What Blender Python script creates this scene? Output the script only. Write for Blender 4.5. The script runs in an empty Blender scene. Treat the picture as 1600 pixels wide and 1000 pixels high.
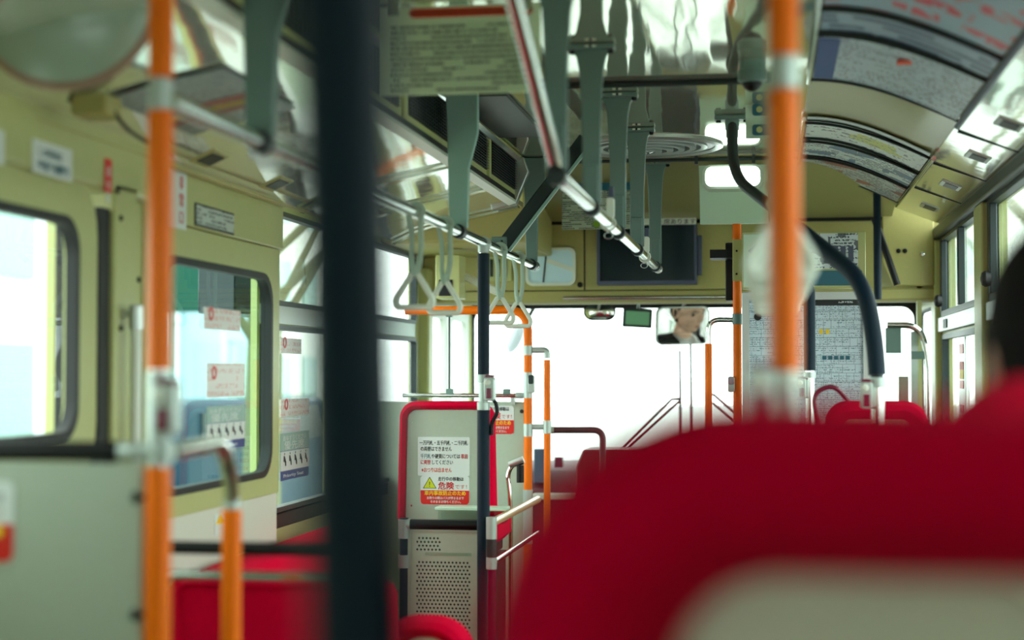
import bpy, bmesh, math, random
from mathutils import Vector, Matrix
random.seed(7)
C = bpy.context.scene.collection
S = bpy.context.scene
PI = math.pi
CZ = 1.45                                   # eye height above the front floor

# ------------------------------------------------------------------ camera
cam_data = bpy.data.cameras.new('camera'); cam = bpy.data.objects.new('camera', cam_data); C.objects.link(cam)
YAW, PITCH, FPX = math.radians(8.849), math.radians(1.806), 2600.0
cam_data.sensor_width = 36; cam_data.lens = FPX / 1600 * 36
cam_data.clip_start = 0.05; cam_data.clip_end = 400
cam.location = (0, 0, CZ); cam.rotation_euler = (PI / 2 + PITCH, 0, YAW)
cam_data.dof.use_dof = True; cam_data.dof.focus_distance = 5.7; cam_data.dof.aperture_fstop = 1.8
S.camera = cam
# ------------------------------------------------------------------ sky and exposure
S.view_settings.view_transform = 'Standard'; S.view_settings.look = 'None'
S.view_settings.gamma = 1; S.view_settings.use_curve_mapping = False
S.view_settings.exposure = 0.35
w = bpy.data.worlds.new('sky'); S.world = w; w.use_nodes = True
bg = w.node_tree.nodes['Background']; bg.inputs[0].default_value = (0.90, 1.0, 0.965, 1); bg.inputs[1].default_value = 4.6

# ------------------------------------------------------------------ pixel -> place (a point at a known real distance)
_F = Vector((-math.sin(YAW) * math.cos(PITCH), math.cos(YAW) * math.cos(PITCH), math.sin(PITCH)))
_R = Vector((math.cos(YAW), math.sin(YAW), 0)); _U = _R.cross(_F)
def ray(x, y): return _F + _R * ((x - 800) / FPX) + _U * ((500 - y) / FPX)
def aY(x, y, Y): d = ray(x, y); t = Y / d.y; return Vector((d.x * t, Y, CZ + d.z * t))
def aX(x, y, X): d = ray(x, y); t = X / d.x; return Vector((X, d.y * t, CZ + d.z * t))
def aZ(x, y, Z): d = ray(x, y); t = (Z - CZ) / d.z; return Vector((d.x * t, d.y * t, Z))

# ------------------------------------------------------------------ materials
def lin(c): return tuple((v / 12.92 if v <= .04045 else ((v + .055) / 1.055) ** 2.4) for v in c)
def mat(name, rgb, rough=.5, metal=0., bump=0., bscale=40, var=0., coat=0., spec=.5, srgb=True, stretch=(1, 1, 1), vscale=None, sheen=0):
    m = bpy.data.materials.new(name); m.use_nodes = True
    nt = m.node_tree; p = nt.nodes['Principled BSDF']
    c = lin(rgb) if srgb else rgb
    p.inputs['Base Color'].default_value = (*c, 1); p.inputs['Roughness'].default_value = rough
    p.inputs['Metallic'].default_value = metal; p.inputs['Specular IOR Level'].default_value = spec
    p.inputs['Coat Weight'].default_value = coat; p.inputs['Coat Roughness'].default_value = .06
    if sheen: p.inputs['Sheen Weight'].default_value = sheen
    if bump or var:
        tc = nt.nodes.new('ShaderNodeTexCoord'); mp = nt.nodes.new('ShaderNodeMapping'); mp.inputs['Scale'].default_value = stretch
        nt.links.new(tc.outputs['Object'], mp.inputs['Vector'])
    if bump:
        n = nt.nodes.new('ShaderNodeTexNoise'); n.inputs['Scale'].default_value = bscale; n.inputs['Detail'].default_value = 3
        nt.links.new(mp.outputs[0], n.inputs['Vector'])
        b = nt.nodes.new('ShaderNodeBump'); b.inputs['Strength'].default_value = bump; b.inputs['Distance'].default_value = .01
        nt.links.new(n.outputs['Fac'], b.inputs['Height']); nt.links.new(b.outputs['Normal'], p.inputs['Normal'])
    if var:
        n2 = nt.nodes.new('ShaderNodeTexNoise'); n2.inputs['Scale'].default_value = vscale or bscale * .2; n2.inputs['Detail'].default_value = 4
        nt.links.new(mp.outputs[0], n2.inputs['Vector'])
        mx = nt.nodes.new('ShaderNodeMix'); mx.data_type = 'RGBA'
        mx.inputs[6].default_value = (*[v * (1 - var) for v in c], 1); mx.inputs[7].default_value = (*[min(1, v * (1 + var)) for v in c], 1)
        nt.links.new(n2.outputs['Fac'], mx.inputs[0]); nt.links.new(mx.outputs[2], p.inputs['Base Color'])
    return m
def glass_mat(name, tint=(1, 1, 1), refl=1.0):
    m = bpy.data.materials.new(name); m.use_nodes = True; nt = m.node_tree; nt.nodes.clear()
    o = nt.nodes.new('ShaderNodeOutputMaterial'); mx = nt.nodes.new('ShaderNodeMixShader')
    t = nt.nodes.new('ShaderNodeBsdfTransparent'); t.inputs[0].default_value = (*tint, 1)
    g = nt.nodes.new('ShaderNodeBsdfGlossy'); g.inputs['Roughness'].default_value = .01
    f = nt.nodes.new('ShaderNodeFresnel'); f.inputs[0].default_value = 1.0 + .45 * refl
    ge = nt.nodes.new('ShaderNodeNewGeometry'); iv = nt.nodes.new('ShaderNodeMath'); iv.operation = 'MULTIPLY_ADD'; iv.inputs[1].default_value = -1; iv.inputs[2].default_value = 1; nt.links.new(ge.outputs['Backfacing'], iv.inputs[0])
    ml = nt.nodes.new('ShaderNodeMath'); ml.operation = 'MULTIPLY'; nt.links.new(f.outputs[0], ml.inputs[0]); nt.links.new(iv.outputs[0], ml.inputs[1])   # reflect once, on the outer faces only
    nt.links.new(ml.outputs[0], mx.inputs[0]); nt.links.new(t.outputs[0], mx.inputs[1]); nt.links.new(g.outputs[0], mx.inputs[2])
    nt.links.new(mx.outputs[0], o.inputs[0]); return m
def emit_mat(name, rgb, s):
    m = bpy.data.materials.new(name); m.use_nodes = True; nt = m.node_tree; p = nt.nodes['Principled BSDF']
    p.inputs['Base Color'].default_value = (*rgb, 1); p.inputs['Emission Color'].default_value = (*rgb, 1); p.inputs['Emission Strength'].default_value = s
    return m
def translucent(m, k=.5):
    nt = m.node_tree; out = [n for n in nt.nodes if n.type == 'OUTPUT_MATERIAL'][0]; p = nt.nodes['Principled BSDF']
    mx = nt.nodes.new('ShaderNodeMixShader'); tr = nt.nodes.new('ShaderNodeBsdfTranslucent'); mx.inputs[0].default_value = k
    if p.inputs['Base Color'].is_linked: nt.links.new(p.inputs['Base Color'].links[0].from_socket, tr.inputs[0])
    else: tr.inputs[0].default_value = p.inputs['Base Color'].default_value
    nt.links.new(p.outputs[0], mx.inputs[1]); nt.links.new(tr.outputs[0], mx.inputs[2]); nt.links.new(mx.outputs[0], out.inputs[0]); return m
def print_mat(name, bgc, ink, row=.012, char=260, fill=.8, thr=.48, blotch=None, rough=.35, seed=0, lines=False):
    """printed sheet: rows of small characters laid along U (metres), optional coloured blocks"""
    m = bpy.data.materials.new(name); m.use_nodes = True; nt = m.node_tree; p = nt.nodes['Principled BSDF']; N = nt.nodes.new; L = nt.links.new
    p.inputs['Roughness'].default_value = rough
    uv = N('ShaderNodeUVMap'); sp = N('ShaderNodeSeparateXYZ'); L(uv.outputs[0], sp.inputs[0])
    def M(op, a, b=None, c=None):
        n = N('ShaderNodeMath'); n.operation = op
        for i, v in enumerate((a, b, c)):
            if v is None: continue
            if isinstance(v, (int, float)): n.inputs[i].default_value = v
            else: L(v, n.inputs[i])
        return n.outputs[0]
    r = M('DIVIDE', sp.outputs[1], row); fr = M('FRACT', r); fl = M('FLOOR', r)
    inrow = M('MULTIPLY', M('GREATER_THAN', fr, .2), M('LESS_THAN', fr, .2 + fill * .75))
    cb = N('ShaderNodeCombineXYZ'); L(M('MULTIPLY', sp.outputs[0], char), cb.inputs[0]); L(M('MULTIPLY_ADD', fl, 7.31, seed), cb.inputs[1]); L(M('MULTIPLY', fr, 2.2), cb.inputs[2])
    ns = N('ShaderNodeTexNoise'); ns.inputs['Scale'].default_value = 1.0; ns.inputs['Detail'].default_value = 2; L(cb.outputs[0], ns.inputs['Vector'])
    ch = M('GREATER_THAN', ns.outputs['Fac'], thr)
    wn = N('ShaderNodeTexNoise'); wn.inputs['Scale'].default_value = 1; cb2 = N('ShaderNodeCombineXYZ'); L(M('MULTIPLY', sp.outputs[0], 9), cb2.inputs[0]); L(M('MULTIPLY_ADD', fl, 3.7, seed), cb2.inputs[1]); L(cb2.outputs[0], wn.inputs['Vector'])
    ln = M('GREATER_THAN', wn.outputs['Fac'], .44)
    mask = M('MULTIPLY', M('MULTIPLY', inrow, ch), ln)
    if lines:
        br = N('ShaderNodeTexBrick'); br.inputs['Scale'].default_value = 1; br.inputs['Mortar Size'].default_value = .0011; br.inputs['Brick Width'].default_value = .043; br.inputs['Row Height'].default_value = .031
        br.offset_frequency = 3; br.squash = .6; L(uv.outputs[0], br.inputs['Vector'])
        mask = M('MAXIMUM', M('MULTIPLY', mask, .8), M('MULTIPLY', br.outputs['Fac'], .55))
    base = N('ShaderNodeMix'); base.data_type = 'RGBA'; base.inputs[6].default_value = (*lin(bgc), 1); base.inputs[7].default_value = (*lin(bgc), 1)
    if blotch:
        col = lin(blotch[0]); sc = blotch[1]; t2 = blotch[2]
        vo = N('ShaderNodeTexVoronoi'); vo.inputs['Scale'].default_value = sc; vo.distance = 'CHEBYCHEV'; L(uv.outputs[0], vo.inputs['Vector'])
        s2 = N('ShaderNodeSeparateColor'); L(vo.outputs['Color'], s2.inputs[0])
        k = M('GREATER_THAN', s2.outputs[0], t2)
        base.inputs[7].default_value = (*col, 1); L(k, base.inputs[0])
    mx = N('ShaderNodeMix'); mx.data_type = 'RGBA'; L(base.outputs[2], mx.inputs[6]); mx.inputs[7].default_value = (*lin(ink), 1)
    L(mask, mx.inputs[0]); L(mx.outputs[2], p.inputs['Base Color']); return m

M = {}
M['cream'] = mat('cream_paint', (.71, .735, .48), .38, bump=.06, bscale=180, var=.05)
M['cream_dull'] = mat('olive_cream_laminate', (.66, .64, .38), .5, bump=.1, bscale=400, var=.06)
M['olive'] = mat('olive_laminate', (.55, .55, .36), .22, bump=.05, bscale=6)
M['greypanel'] = mat('grey_green_panel', (.68, .74, .66), .45, bump=.1, bscale=350, var=.04)
M['seatshell'] = mat('seat_shell_plastic', (.86, .87, .76), .5, bump=.12, bscale=300, var=.04)
M['red'] = mat('red_moquette', (.90, .0, .22), .9, bump=.35, bscale=500, var=.15, spec=.08)
M['orange'] = mat('orange_pole_coating', (.96, .46, .0), .42, coat=.05, spec=.2, bump=.1, bscale=500)
M['navy'] = mat('navy_pole_padding', (.022, .125, .185), .5, spec=.22, bump=.25, bscale=600)
M['black'] = mat('black_plastic', (.02, .035, .04), .45, spec=.3)
M['darkgrey'] = mat('dark_grey_frame', (.13, .18, .18), .4, spec=.35)
M['chrome'] = mat('polished_steel', (.86, .88, .86), .13, metal=1)
M['alu'] = mat('brushed_aluminium', (.72, .75, .73), .35, metal=.85)
M['joint'] = mat('cast_grey_joint', (.70, .76, .73), .35, metal=.35)
M['white'] = mat('white_plastic', (.86, .90, .84), .35)
M['mintwhite'] = mat('pale_green_plastic', (.78, .90, .80), .35)
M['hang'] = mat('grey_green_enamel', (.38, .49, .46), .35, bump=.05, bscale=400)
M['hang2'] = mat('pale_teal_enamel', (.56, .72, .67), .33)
M['strapband'] = mat('pale_green_strap', (.66, .76, .68), .6, bump=.3, bscale=500)
M['maroon'] = mat('maroon_button', (.42, .05, .20), .2, coat=.6)
M['screen'] = mat('dark_screen', (.02, .10, .13), .15, spec=.5)
M['bezel'] = mat('blue_grey_bezel', (.27, .31, .40), .4)
M['paper'] = mat('white_paper', (.84, .88, .82), .5)
M['paper2'] = mat('sticker_white', (.86, .90, .88), .35)
M['ink'] = mat('black_ink', (.05, .08, .09), .5)
M['inkred'] = mat('red_ink', (.80, .10, .10), .5)
M['inkgreen'] = mat('green_ink', (.08, .40, .30), .5)
M['inkyellow'] = mat('yellow_ink', (.98, .82, .10), .5)
M['warnyellow'] = mat('warning_yellow', (.80, .85, .10), .4)
M['inkblue'] = mat('blue_ink', (.08, .20, .50), .4)
M['inkteal'] = mat('teal_ink', (.10, .38, .45), .4)
M['signred'] = mat('sign_red', (.86, .12, .08), .4)
M['orangeink'] = mat('orange_red_ink', (.85, .27, .12), .5)
M['glass'] = glass_mat('window_glass', (.93, .97, .95), 1.0)
M['tint'] = glass_mat('tinted_glass', (.75, .86, .82), .45)
M['mirror'] = mat('mirror_glass', (.95, .95, .93), .015, metal=1)
M['floor'] = mat('grey_vinyl_floor', (.34, .36, .34), .6, bump=.1, bscale=200, var=.1)
M['lamp'] = emit_mat('lamp_diffuser', (.85, 1, .93), 4.5)
M['clear'] = glass_mat('clear_acrylic', (.88, .93, .90), 1.2)
M['skin'] = mat('skin', (.95, .77, .66), .5)
M['hair'] = mat('black_hair', (.03, .025, .025), .7, spec=.15, bump=.5, bscale=160, stretch=(6, 6, 1))
M['suit'] = mat('dark_suit', (.12, .14, .14), .8)
M['shirt'] = mat('white_shirt', (.92, .93, .93), .7)
M['tie'] = mat('silver_tie', (.60, .62, .66), .45)
M['coatd'] = mat('dark_coat', (.10, .11, .13), .85)
M['lip'] = mat('lips', (.70, .38, .34), .5)
M['eye'] = mat('eye_dark', (.05, .04, .04), .2)
M['rubber'] = mat('black_rubber', (.03, .035, .035), .55)
M['asphalt'] = mat('pale_street', (.62, .63, .62), .9, var=.08, bscale=2)
M['disc'] = mat('pale_green_dome', (.60, .68, .60), .3, coat=.2)
M['pinkrim'] = mat('dull_pink_rim', (.60, .48, .40), .5)
# glossy ceiling: laminate with long soft waves
def ceiling_mat():
    m = bpy.data.materials.new('glossy_ceiling_laminate'); m.use_nodes = True; nt = m.node_tree; p = nt.nodes['Principled BSDF']; N = nt.nodes.new; L = nt.links.new
    p.inputs['Base Color'].default_value = (*lin((.84, .86, .76)), 1); p.inputs['Roughness'].default_value = .06; p.inputs['Metallic'].default_value = .8
    tc = N('ShaderNodeTexCoord'); mp = N('ShaderNodeMapping'); mp.inputs['Scale'].default_value = (9, 1.5, 4); L(tc.outputs['Object'], mp.inputs[0])
    n = N('ShaderNodeTexNoise'); n.inputs['Scale'].default_value = 1.2; n.inputs['Detail'].default_value = 1.5; L(mp.outputs[0], n.inputs[0])
    b = N('ShaderNodeBump'); b.inputs['Strength'].default_value = .30; b.inputs['Distance'].default_value = .008; L(n.outputs[0], b.inputs['Height']); L(b.outputs[0], p.inputs['Normal'])
    return m
M['ceil'] = ceiling_mat()
M['cove'] = mat('glossy_white_cove', (.94, .95, .90), .07, metal=.75, bump=.10, bscale=5)

# ------------------------------------------------------------------ mesh building
def rrect(a0, a1, b0, b1, r=.02, n=6, rr=None):
    """rounded rectangle, counter-clockwise; rr = radii (bl, br, tr, tl)"""
    rr = rr or (r, r, r, r); pts = []
    cs = [(a0 + rr[0], b0 + rr[0], PI, rr[0]), (a1 - rr[1], b0 + rr[1], 1.5 * PI, rr[1]), (a1 - rr[2], b1 - rr[2], 0, rr[2]), (a0 + rr[3], b1 - rr[3], .5 * PI, rr[3])]
    for cx, cy, s, r_ in cs:
        for i in range(n + 1):
            t = s + PI / 2 * i / n; pts.append((cx + r_ * math.cos(t), cy + r_ * math.sin(t)))
    return pts
def circle(cx, cy, r, n=32, ry=None): return [(cx + r * math.cos(2 * PI * i / n), cy + (ry or r) * math.sin(2 * PI * i / n)) for i in range(n)]
def mp3(pl, a, b, d): return Vector((a, d, b)) if pl == 'Y' else Vector((d, a, b)) if pl == 'X' else Vector((a, b, d))
def fillet(pts, r, n=7):
    pts = [Vector(p) for p in pts]; out = [pts[0]]
    for i in range(1, len(pts) - 1):
        a, b, c = pts[i - 1], pts[i], pts[i + 1]
        u, v = (a - b), (c - b); k = min(r, u.length * .49, v.length * .49)
        p0, p1 = b + u.normalized() * k, b + v.normalized() * k
        for j in range(n + 1):
            t = j / n; out.append(p0 * (1 - t) ** 2 + b * 2 * t * (1 - t) + p1 * t * t)
    out.append(pts[-1]); return out
class MB:
    def __init__(s): s.v = []; s.f = []; s.uv = []
    def _add(s, vs, fs, uvs=None):
        o = len(s.v); s.v += [Vector(v) for v in vs]
        s.uv += uvs if uvs else [None] * len(vs)
        s.f += [tuple(i + o for i in f) for f in fs]; return s
    def box(s, x0, x1, y0, y1, z0, z1):
        vs = [(x, y, z) for z in (z0, z1) for y in (y0, y1) for x in (x0, x1)]
        return s._add(vs, [(0, 1, 3, 2), (4, 6, 7, 5), (0, 4, 5, 1), (2, 3, 7, 6), (0, 2, 6, 4), (1, 5, 7, 3)])
    def obox(s, c, sz, rot):
        m = rot.to_matrix() if hasattr(rot, 'to_matrix') else rot
        vs = [Vector(c) + m @ Vector((x * sz[0] / 2, y * sz[1] / 2, z * sz[2] / 2)) for z in (-1, 1) for y in (-1, 1) for x in (-1, 1)]
        return s._add(vs, [(0, 1, 3, 2), (4, 6, 7, 5), (0, 4, 5, 1), (2, 3, 7, 6), (0, 2, 6, 4), (1, 5, 7, 3)])
    def prism(s, poly, pl, d0, d1):
        n = len(poly); vs = [mp3(pl, a, b, d0) for a, b in poly] + [mp3(pl, a, b, d1) for a, b in poly]
        return s._add(vs, [tuple(range(n)), tuple(range(2 * n - 1, n - 1, -1))] + [(i, (i + 1) % n, n + (i + 1) % n, n + i) for i in range(n)], [(a, b) for a, b in poly] * 2)
    def ring(s, outer, inner, pl, d0, d1):
        n = len(outer); vs = [mp3(pl, a, b, d) for d in (d0, d1) for lp in (outer, inner) for a, b in lp]
        fs = []
        for i in range(n):
            j = (i + 1) % n
            fs += [(i, j, n + j, n + i), (2 * n + i, 3 * n + i, 3 * n + j, 2 * n + j), (i, 2 * n + i, 2 * n + j, j), (n + i, n + j, 3 * n + j, 3 * n + i)]
        return s._add(vs, fs)
    def tube(s, pts, r, seg=14, closed=False, ry=None):
        pts = [Vector(p) for p in pts]; n = len(pts); rs = r if isinstance(r, (list, tuple)) else [r] * n
        vs = []; prev = None
        for i, p in enumerate(pts):
            a = pts[(i - 1) % n] if (closed or i > 0) else p; b = pts[(i + 1) % n] if (closed or i < n - 1) else p
            t = (b - a).normalized()
            if prev is None:
                up = Vector((0, 0, 1)) if abs(t.z) < .9 else Vector((1, 0, 0)); u = t.cross(up).normalized()
            else: u = (prev - t * prev.dot(t)).normalized()
            prev = u; w_ = t.cross(u)
            for k in range(seg):
                g = 2 * PI * k / seg; vs.append(p + u * rs[i] * math.cos(g) + w_ * (ry or rs[i]) * math.sin(g))
        fs = []
        for i in range(n if closed else n - 1):
            j = (i + 1) % n
            for k in range(seg): fs.append((i * seg + k, i * seg + (k + 1) % seg, j * seg + (k + 1) % seg, j * seg + k))
        if not closed: fs += [tuple(range(seg))[::-1], tuple((n - 1) * seg + k for k in range(seg))]
        return s._add(vs, fs)
    def cyl(s, a, b, r, seg=20, r2=None): return s.tube([a, b], [r, r if r2 is None else r2], seg)
    def lathe(s, c, ax, prof, seg=32):
        c = Vector(c); t = Vector(ax).normalized(); up = Vector((0, 0, 1)) if abs(t.z) < .9 else Vector((1, 0, 0)); u = t.cross(up).normalized(); w_ = t.cross(u)
        vs = []; fs = []
        for r, h in prof:
            for k in range(seg): g = 2 * PI * k / seg; vs.append(c + t * h + (u * math.cos(g) + w_ * math.sin(g)) * max(r, 1e-4))
        for i in range(len(prof) - 1):
            for k in range(seg): fs.append((i * seg + k, i * seg + (k + 1) % seg, (i + 1) * seg + (k + 1) % seg, (i + 1) * seg + k))
        fs += [tuple(range(seg)), tuple((len(prof) - 1) * seg + k for k in range(seg))]
        return s._add(vs, fs)
    def sheet(s, fn, nu, nv, U, V, off=(0, 0, 0)):
        """surface fn(u,v) u,v in 0..1, UV in metres, with a thin back"""
        off = Vector(off)
        vs = []; uv = []
        for lay in (0, 1):
            for j in range(nv + 1):
                for i in range(nu + 1): vs.append(Vector(fn(i / nu, j / nv)) + off * lay); uv.append((i / nu * U, j / nv * V))
        W = nu + 1; Tn = W * (nv + 1); fs = []
        for j in range(nv):
            for i in range(nu):
                q = (j * W + i, j * W + i + 1, (j + 1) * W + i + 1, (j + 1) * W + i); fs += [q, tuple(k + Tn for k in q[::-1])]
        bd = [i for i in range(W)] + [j * W + nu for j in range(1, nv + 1)] + [nv * W + i for i in range(nu - 1, -1, -1)] + [j * W for j in range(nv - 1, 0, -1)]
        for a, b in zip(bd, bd[1:] + bd[:1]): fs.append((a, a + Tn, b + Tn, b))
        return s._add(vs, fs, uv)
    def layers(s, loops, cap0=True, cap1=True):
        n = len(loops[0]); vs = [p for l in loops for p in l]; fs = []
        for k in range(len(loops) - 1):
            for i in range(n): j = (i + 1) % n; fs.append((k * n + i, k * n + j, (k + 1) * n + j, (k + 1) * n + i))
        if cap0: fs.append(tuple(range(n)))
        if cap1: fs.append(tuple((len(loops) - 1) * n + i for i in range(n)))
        return s._add(vs, fs)
    def build(s, name, m, parent=None, bev=0, sub=0, smooth=True):
        if parent is None:
            xs = [v.x for v in s.v]; ys = [v.y for v in s.v]; zs = [v.z for v in s.v]
            org = Vector(((min(xs) + max(xs)) / 2, (min(ys) + max(ys)) / 2, min(zs)))
        else:
            org = Vector((0, 0, 0)); q = parent
            while q: org += q.location; q = q.parent
        me = bpy.data.meshes.new(name); me.from_pydata([tuple(v - org) for v in s.v], [], s.f)
        if any(u for u in s.uv):
            ul = me.uv_layers.new(name='UVMap')
            for lp in me.loops:
                u = s.uv[lp.vertex_index]; ul.data[lp.index].uv = u if u else (0, 0)
        bm = bmesh.new(); bm.from_mesh(me); bmesh.ops.recalc_face_normals(bm, faces=bm.faces); bm.to_mesh(me); bm.free()
        if smooth:
            for p in me.polygons: p.use_smooth = True
            me.set_sharp_from_angle(angle=math.radians(38))
        me.materials.append(m)
        o = bpy.data.objects.new(name, me); C.objects.link(o)
        if parent: o.parent = parent
        else: o.location = org
        if bev:
            b = o.modifiers.new('bevel', 'BEVEL'); b.width = bev; b.segments = 2; b.limit_method = 'ANGLE'; b.angle_limit = math.radians(50)
        if sub:
            b = o.modifiers.new('sub', 'SUBSURF'); b.levels = sub; b.render_levels = sub
        return o
def tag(o, label=None, cat=None, group=None, kind=None):
    if label: o['label'] = label
    if cat: o['category'] = cat
    if group: o['group'] = group
    if kind: o['kind'] = kind
    return o
def thing(name, label, cat, loc=(0, 0, 0), group=None):
    o = bpy.data.objects.new(name, None); C.objects.link(o); o.location = loc; o.empty_display_size = .05
    return tag(o, label, cat, group)
def struct(o): o['kind'] = 'structure'; return o
def copy_tree(o, loc=None, parent=None):
    c = o.copy(); C.objects.link(c); c.parent = parent
    if loc is not None: c.location = loc
    for ch in list(o.children): copy_tree(ch, None, c)
    return c
def text(name, s, h, m, parent, pos, facing='Y', width=None, bold=0.0, align='LEFT', depth=.0004):
    """lettering h metres tall; fitted to width"""
    cu = bpy.data.curves.new(name, 'FONT'); cu.body = s; cu.size = h; cu.extrude = depth; cu.offset = 0; cu.resolution_u = 3; cu.align_x = align
    t = bpy.data.objects.new(name, cu); C.objects.link(t); bpy.context.view_layer.update()
    dg = bpy.context.evaluated_depsgraph_get(); me = bpy.data.meshes.new_from_object(t.evaluated_get(dg)); bpy.data.objects.remove(t); bpy.data.curves.remove(cu)
    sx = 1
    if width and len(me.vertices):
        xs = [v.co.x for v in me.vertices]; sx = width / max(1e-6, max(xs) - min(xs))
    rot = {'Y': Matrix.Rotation(PI / 2, 4, 'X'), '+X': Matrix.Rotation(PI / 2, 4, 'Z') @ Matrix.Rotation(PI / 2, 4, 'X'), '-X': Matrix.Rotation(-PI / 2, 4, 'Z') @ Matrix.Rotation(PI / 2, 4, 'X')}[facing]
    org = Vector(pos); q = parent
    while q: org -= q.location; q = q.parent
    me.transform(Matrix.Translation(org) @ rot @ Matrix.Diagonal((sx, 1, 1, 1)))
    if bold:                                             # heavier strokes: the outline laid down four times, a hair apart
        vs = [v.co.copy() for v in me.vertices]; fs = [tuple(p.vertices) for p in me.polygons]; av, af = [], []
        cr_ = {'Y': Vector((0, -1, 0)), '+X': Vector((1, 0, 0)), '-X': Vector((-1, 0, 0))}[facing]; ax_ = {'Y': Vector((1, 0, 0)), '+X': Vector((0, 1, 0)), '-X': Vector((0, -1, 0))}[facing]
        for k, (a_, b_) in enumerate(((-1, -1), (1, -1), (-1, 1), (1, 1))):
            o_ = len(av); av += [tuple(v + (ax_ * a_ + Vector((0, 0, b_))) * bold * h * .6 + cr_ * .00004 * k) for v in vs]; af += [tuple(i + o_ for i in f) for f in fs]
        me = bpy.data.meshes.new(name); me.from_pydata(av, [], af)
    me.materials.clear(); me.materials.append(m)
    o = bpy.data.objects.new(name, me); C.objects.link(o); o.parent = parent; return o

# ================================================================== THE SETTING
XL, XP, XR = -1.5, -1.42, .70
YF, YB, YW = 7.1, -1.6, 8.35                # front header, rear wall, windscreen
H = CZ + .8
# floor with the raised rear deck
m = MB(); m.box(XL - .06, XR + .06, 2.7, YW + .1, -.1, 0); m.box(XL - .06, XR + .06, YB, 2.7, -.1, .36)
struct(m.build('floor', M['floor']))
# ceiling: flat middle, coves each side
prof = [(XR + .03, 2.035), (.52, CZ + .665)]
for i in range(1, 9):
    t = i / 8; prof.append((.50 - .395 * t, CZ + .67 + .13 * math.sin(t * PI / 2) ** 1.0))
flat_i = len(prof) - 1
prof2 = [(-.90, H), (-.925, H - .005)]
duct = [(-.93, H - .01), (-.93, CZ + .64)]
m = MB()
def sweep(pr, y0, y1, th=.02):
    n = len(pr); vs = [(x, y, z) for y in (y0, y1) for x, z in pr] + [(x, y, z + th) for y in (y0, y1) for x, z in pr]
    fs = []
    for i in range(n - 1): fs += [(i, i + 1, n + i + 1, n + i), (2 * n + i, 3 * n + i, 3 * n + i + 1, 2 * n + i + 1)]
    fs += [tuple([i for i in range(n)] + [2 * n + i for i in range(n - 1, -1, -1)]), tuple([n + i for i in range(n)] + [3 * n + i for i in range(n - 1, -1, -1)]), (0, n, 3 * n, 2 * n), (n - 1, 2 * n - 1, 4 * n - 1, 3 * n - 1)]
    m._add(vs, fs)
sweep([(.11, H), (-.93, H)], YB, 6.2); c = m.build('ceiling', M['ceil']); struct(c)
m = MB(); sweep(prof[1:], YB, 6.75); struct(m.build('ceiling', M['olive']))                                  # right cove
m = MB(); sweep([(XR + .03, 2.03), (.50, CZ + .67)], YB, 6.9, .015); struct(m.build('ceiling', M['cove']))      # glossy strip above the right windows
cove = [(-.935, CZ + .63), (-1.05, CZ + .605), (-1.2, CZ + .575), (-1.33, CZ + .54), (XP, CZ + .50)]
m = MB(); sweep(cove, YB, 6.3, .02); struct(m.build('ceiling', M['cove']))
# rising front end of the ceiling, above the header
m = MB()
m._add([(.5, 6.2, H), (-.93, 6.2, H), (-.93, YF, CZ + .645), (.5, YF, CZ + .645), (.5, 6.2, H + .02), (-.93, 6.2, H + .02), (-.93, YF, H + .02), (.5, YF, H + .02)], [(0, 1, 2, 3), (4, 7, 6, 5), (0, 4, 5, 1), (2, 6, 7, 3), (1, 5, 6, 2), (0, 3, 7, 4)])
struct(m.build('ceiling', M['olive'], smooth=False))
m = MB(); m.box(-1.5, -.93, 6.3, YF, CZ + .50, H + .02); struct(m.build('ceiling', M['cream_dull'], bev=.01))
m = MB(); m.box(XL - .05, XR + .05, YB, YW + .05, H + .025, H + .045); struct(m.build('ceiling', M['white']))   # roof skin
# ceiling joints
m = MB(); m.cyl((-.93, 4.55, H - .008), (-.06, 4.55, H - .008), .008, 8); struct(m.build('trim_1', M['darkgrey']))
m = MB(); m.cyl((-.93, 6.17, H - .012), (.14, 6.17, H - .012), .007, 8)
for x in (-.55, -.27, -.06): m.box(x - .006, x + .006, 6.16, 6.18, H - .03, H)
struct(m.build('trim_2', M['darkgrey']))

# ---- left wall
def wall_with_holes(name, pl, a0, a1, b0, b1, holes, d0, d1, mt, bev=0):
    """wall between a0..a1, b0..b1 made of strips round rectangular openings (sorted along a)"""
    m = MB(); a = a0
    for (h0, h1, g0, g1) in holes:
        if h0 > a: m.prism([(a, b0), (h0, b0), (h0, b1), (a, b1)], pl, d0, d1)
        m.prism([(h0, b0), (h1, b0), (h1, g0), (h0, g0)], pl, d0, d1); m.prism([(h0, g1), (h1, g1), (h1, b1), (h0, b1)], pl, d0, d1); a = h1
    if a1 > a: m.prism([(a, b0), (a1, b0), (a1, b1), (a, b1)], pl, d0, d1)
    return struct(m.build(name, mt, bev=bev))
wall_with_holes('wall_left', 'X', YB, 3.52, 0, CZ + .52, [(1.6, 3.515, 1.25, 1.84)], XL - .012, XL, M['cream'])
wall_with_holes('wall_left', 'X', 3.70, 4.74, 0, CZ + .52, [(3.72, 4.738, 1.12, 1.76)], XL - .012, XL, M['cream'])
wall_with_holes('wall_left', 'X', 4.74, 7.08, 0, 1.625, [(4.765, 5.545, 1.025, 1.595), (5.625, 6.895, 1.025, 1.595)], XL - .02, XL, M['cream'])
wall_with_holes('wall_left', 'X', 4.74, 7.08, 1.625, CZ + .62, [(4.765, 5.545, 1.655, 1.945), (5.625, 6.895, 1.655, 1.945)], XL - .02, XL, M['cream'])
# upper sliding lights of the left side
m = MB(); m.box(XL - .012, XL + .01, 4.76, 6.9, 1.60, 1.655); struct(m.build('trim_3', M['alu']))
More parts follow.
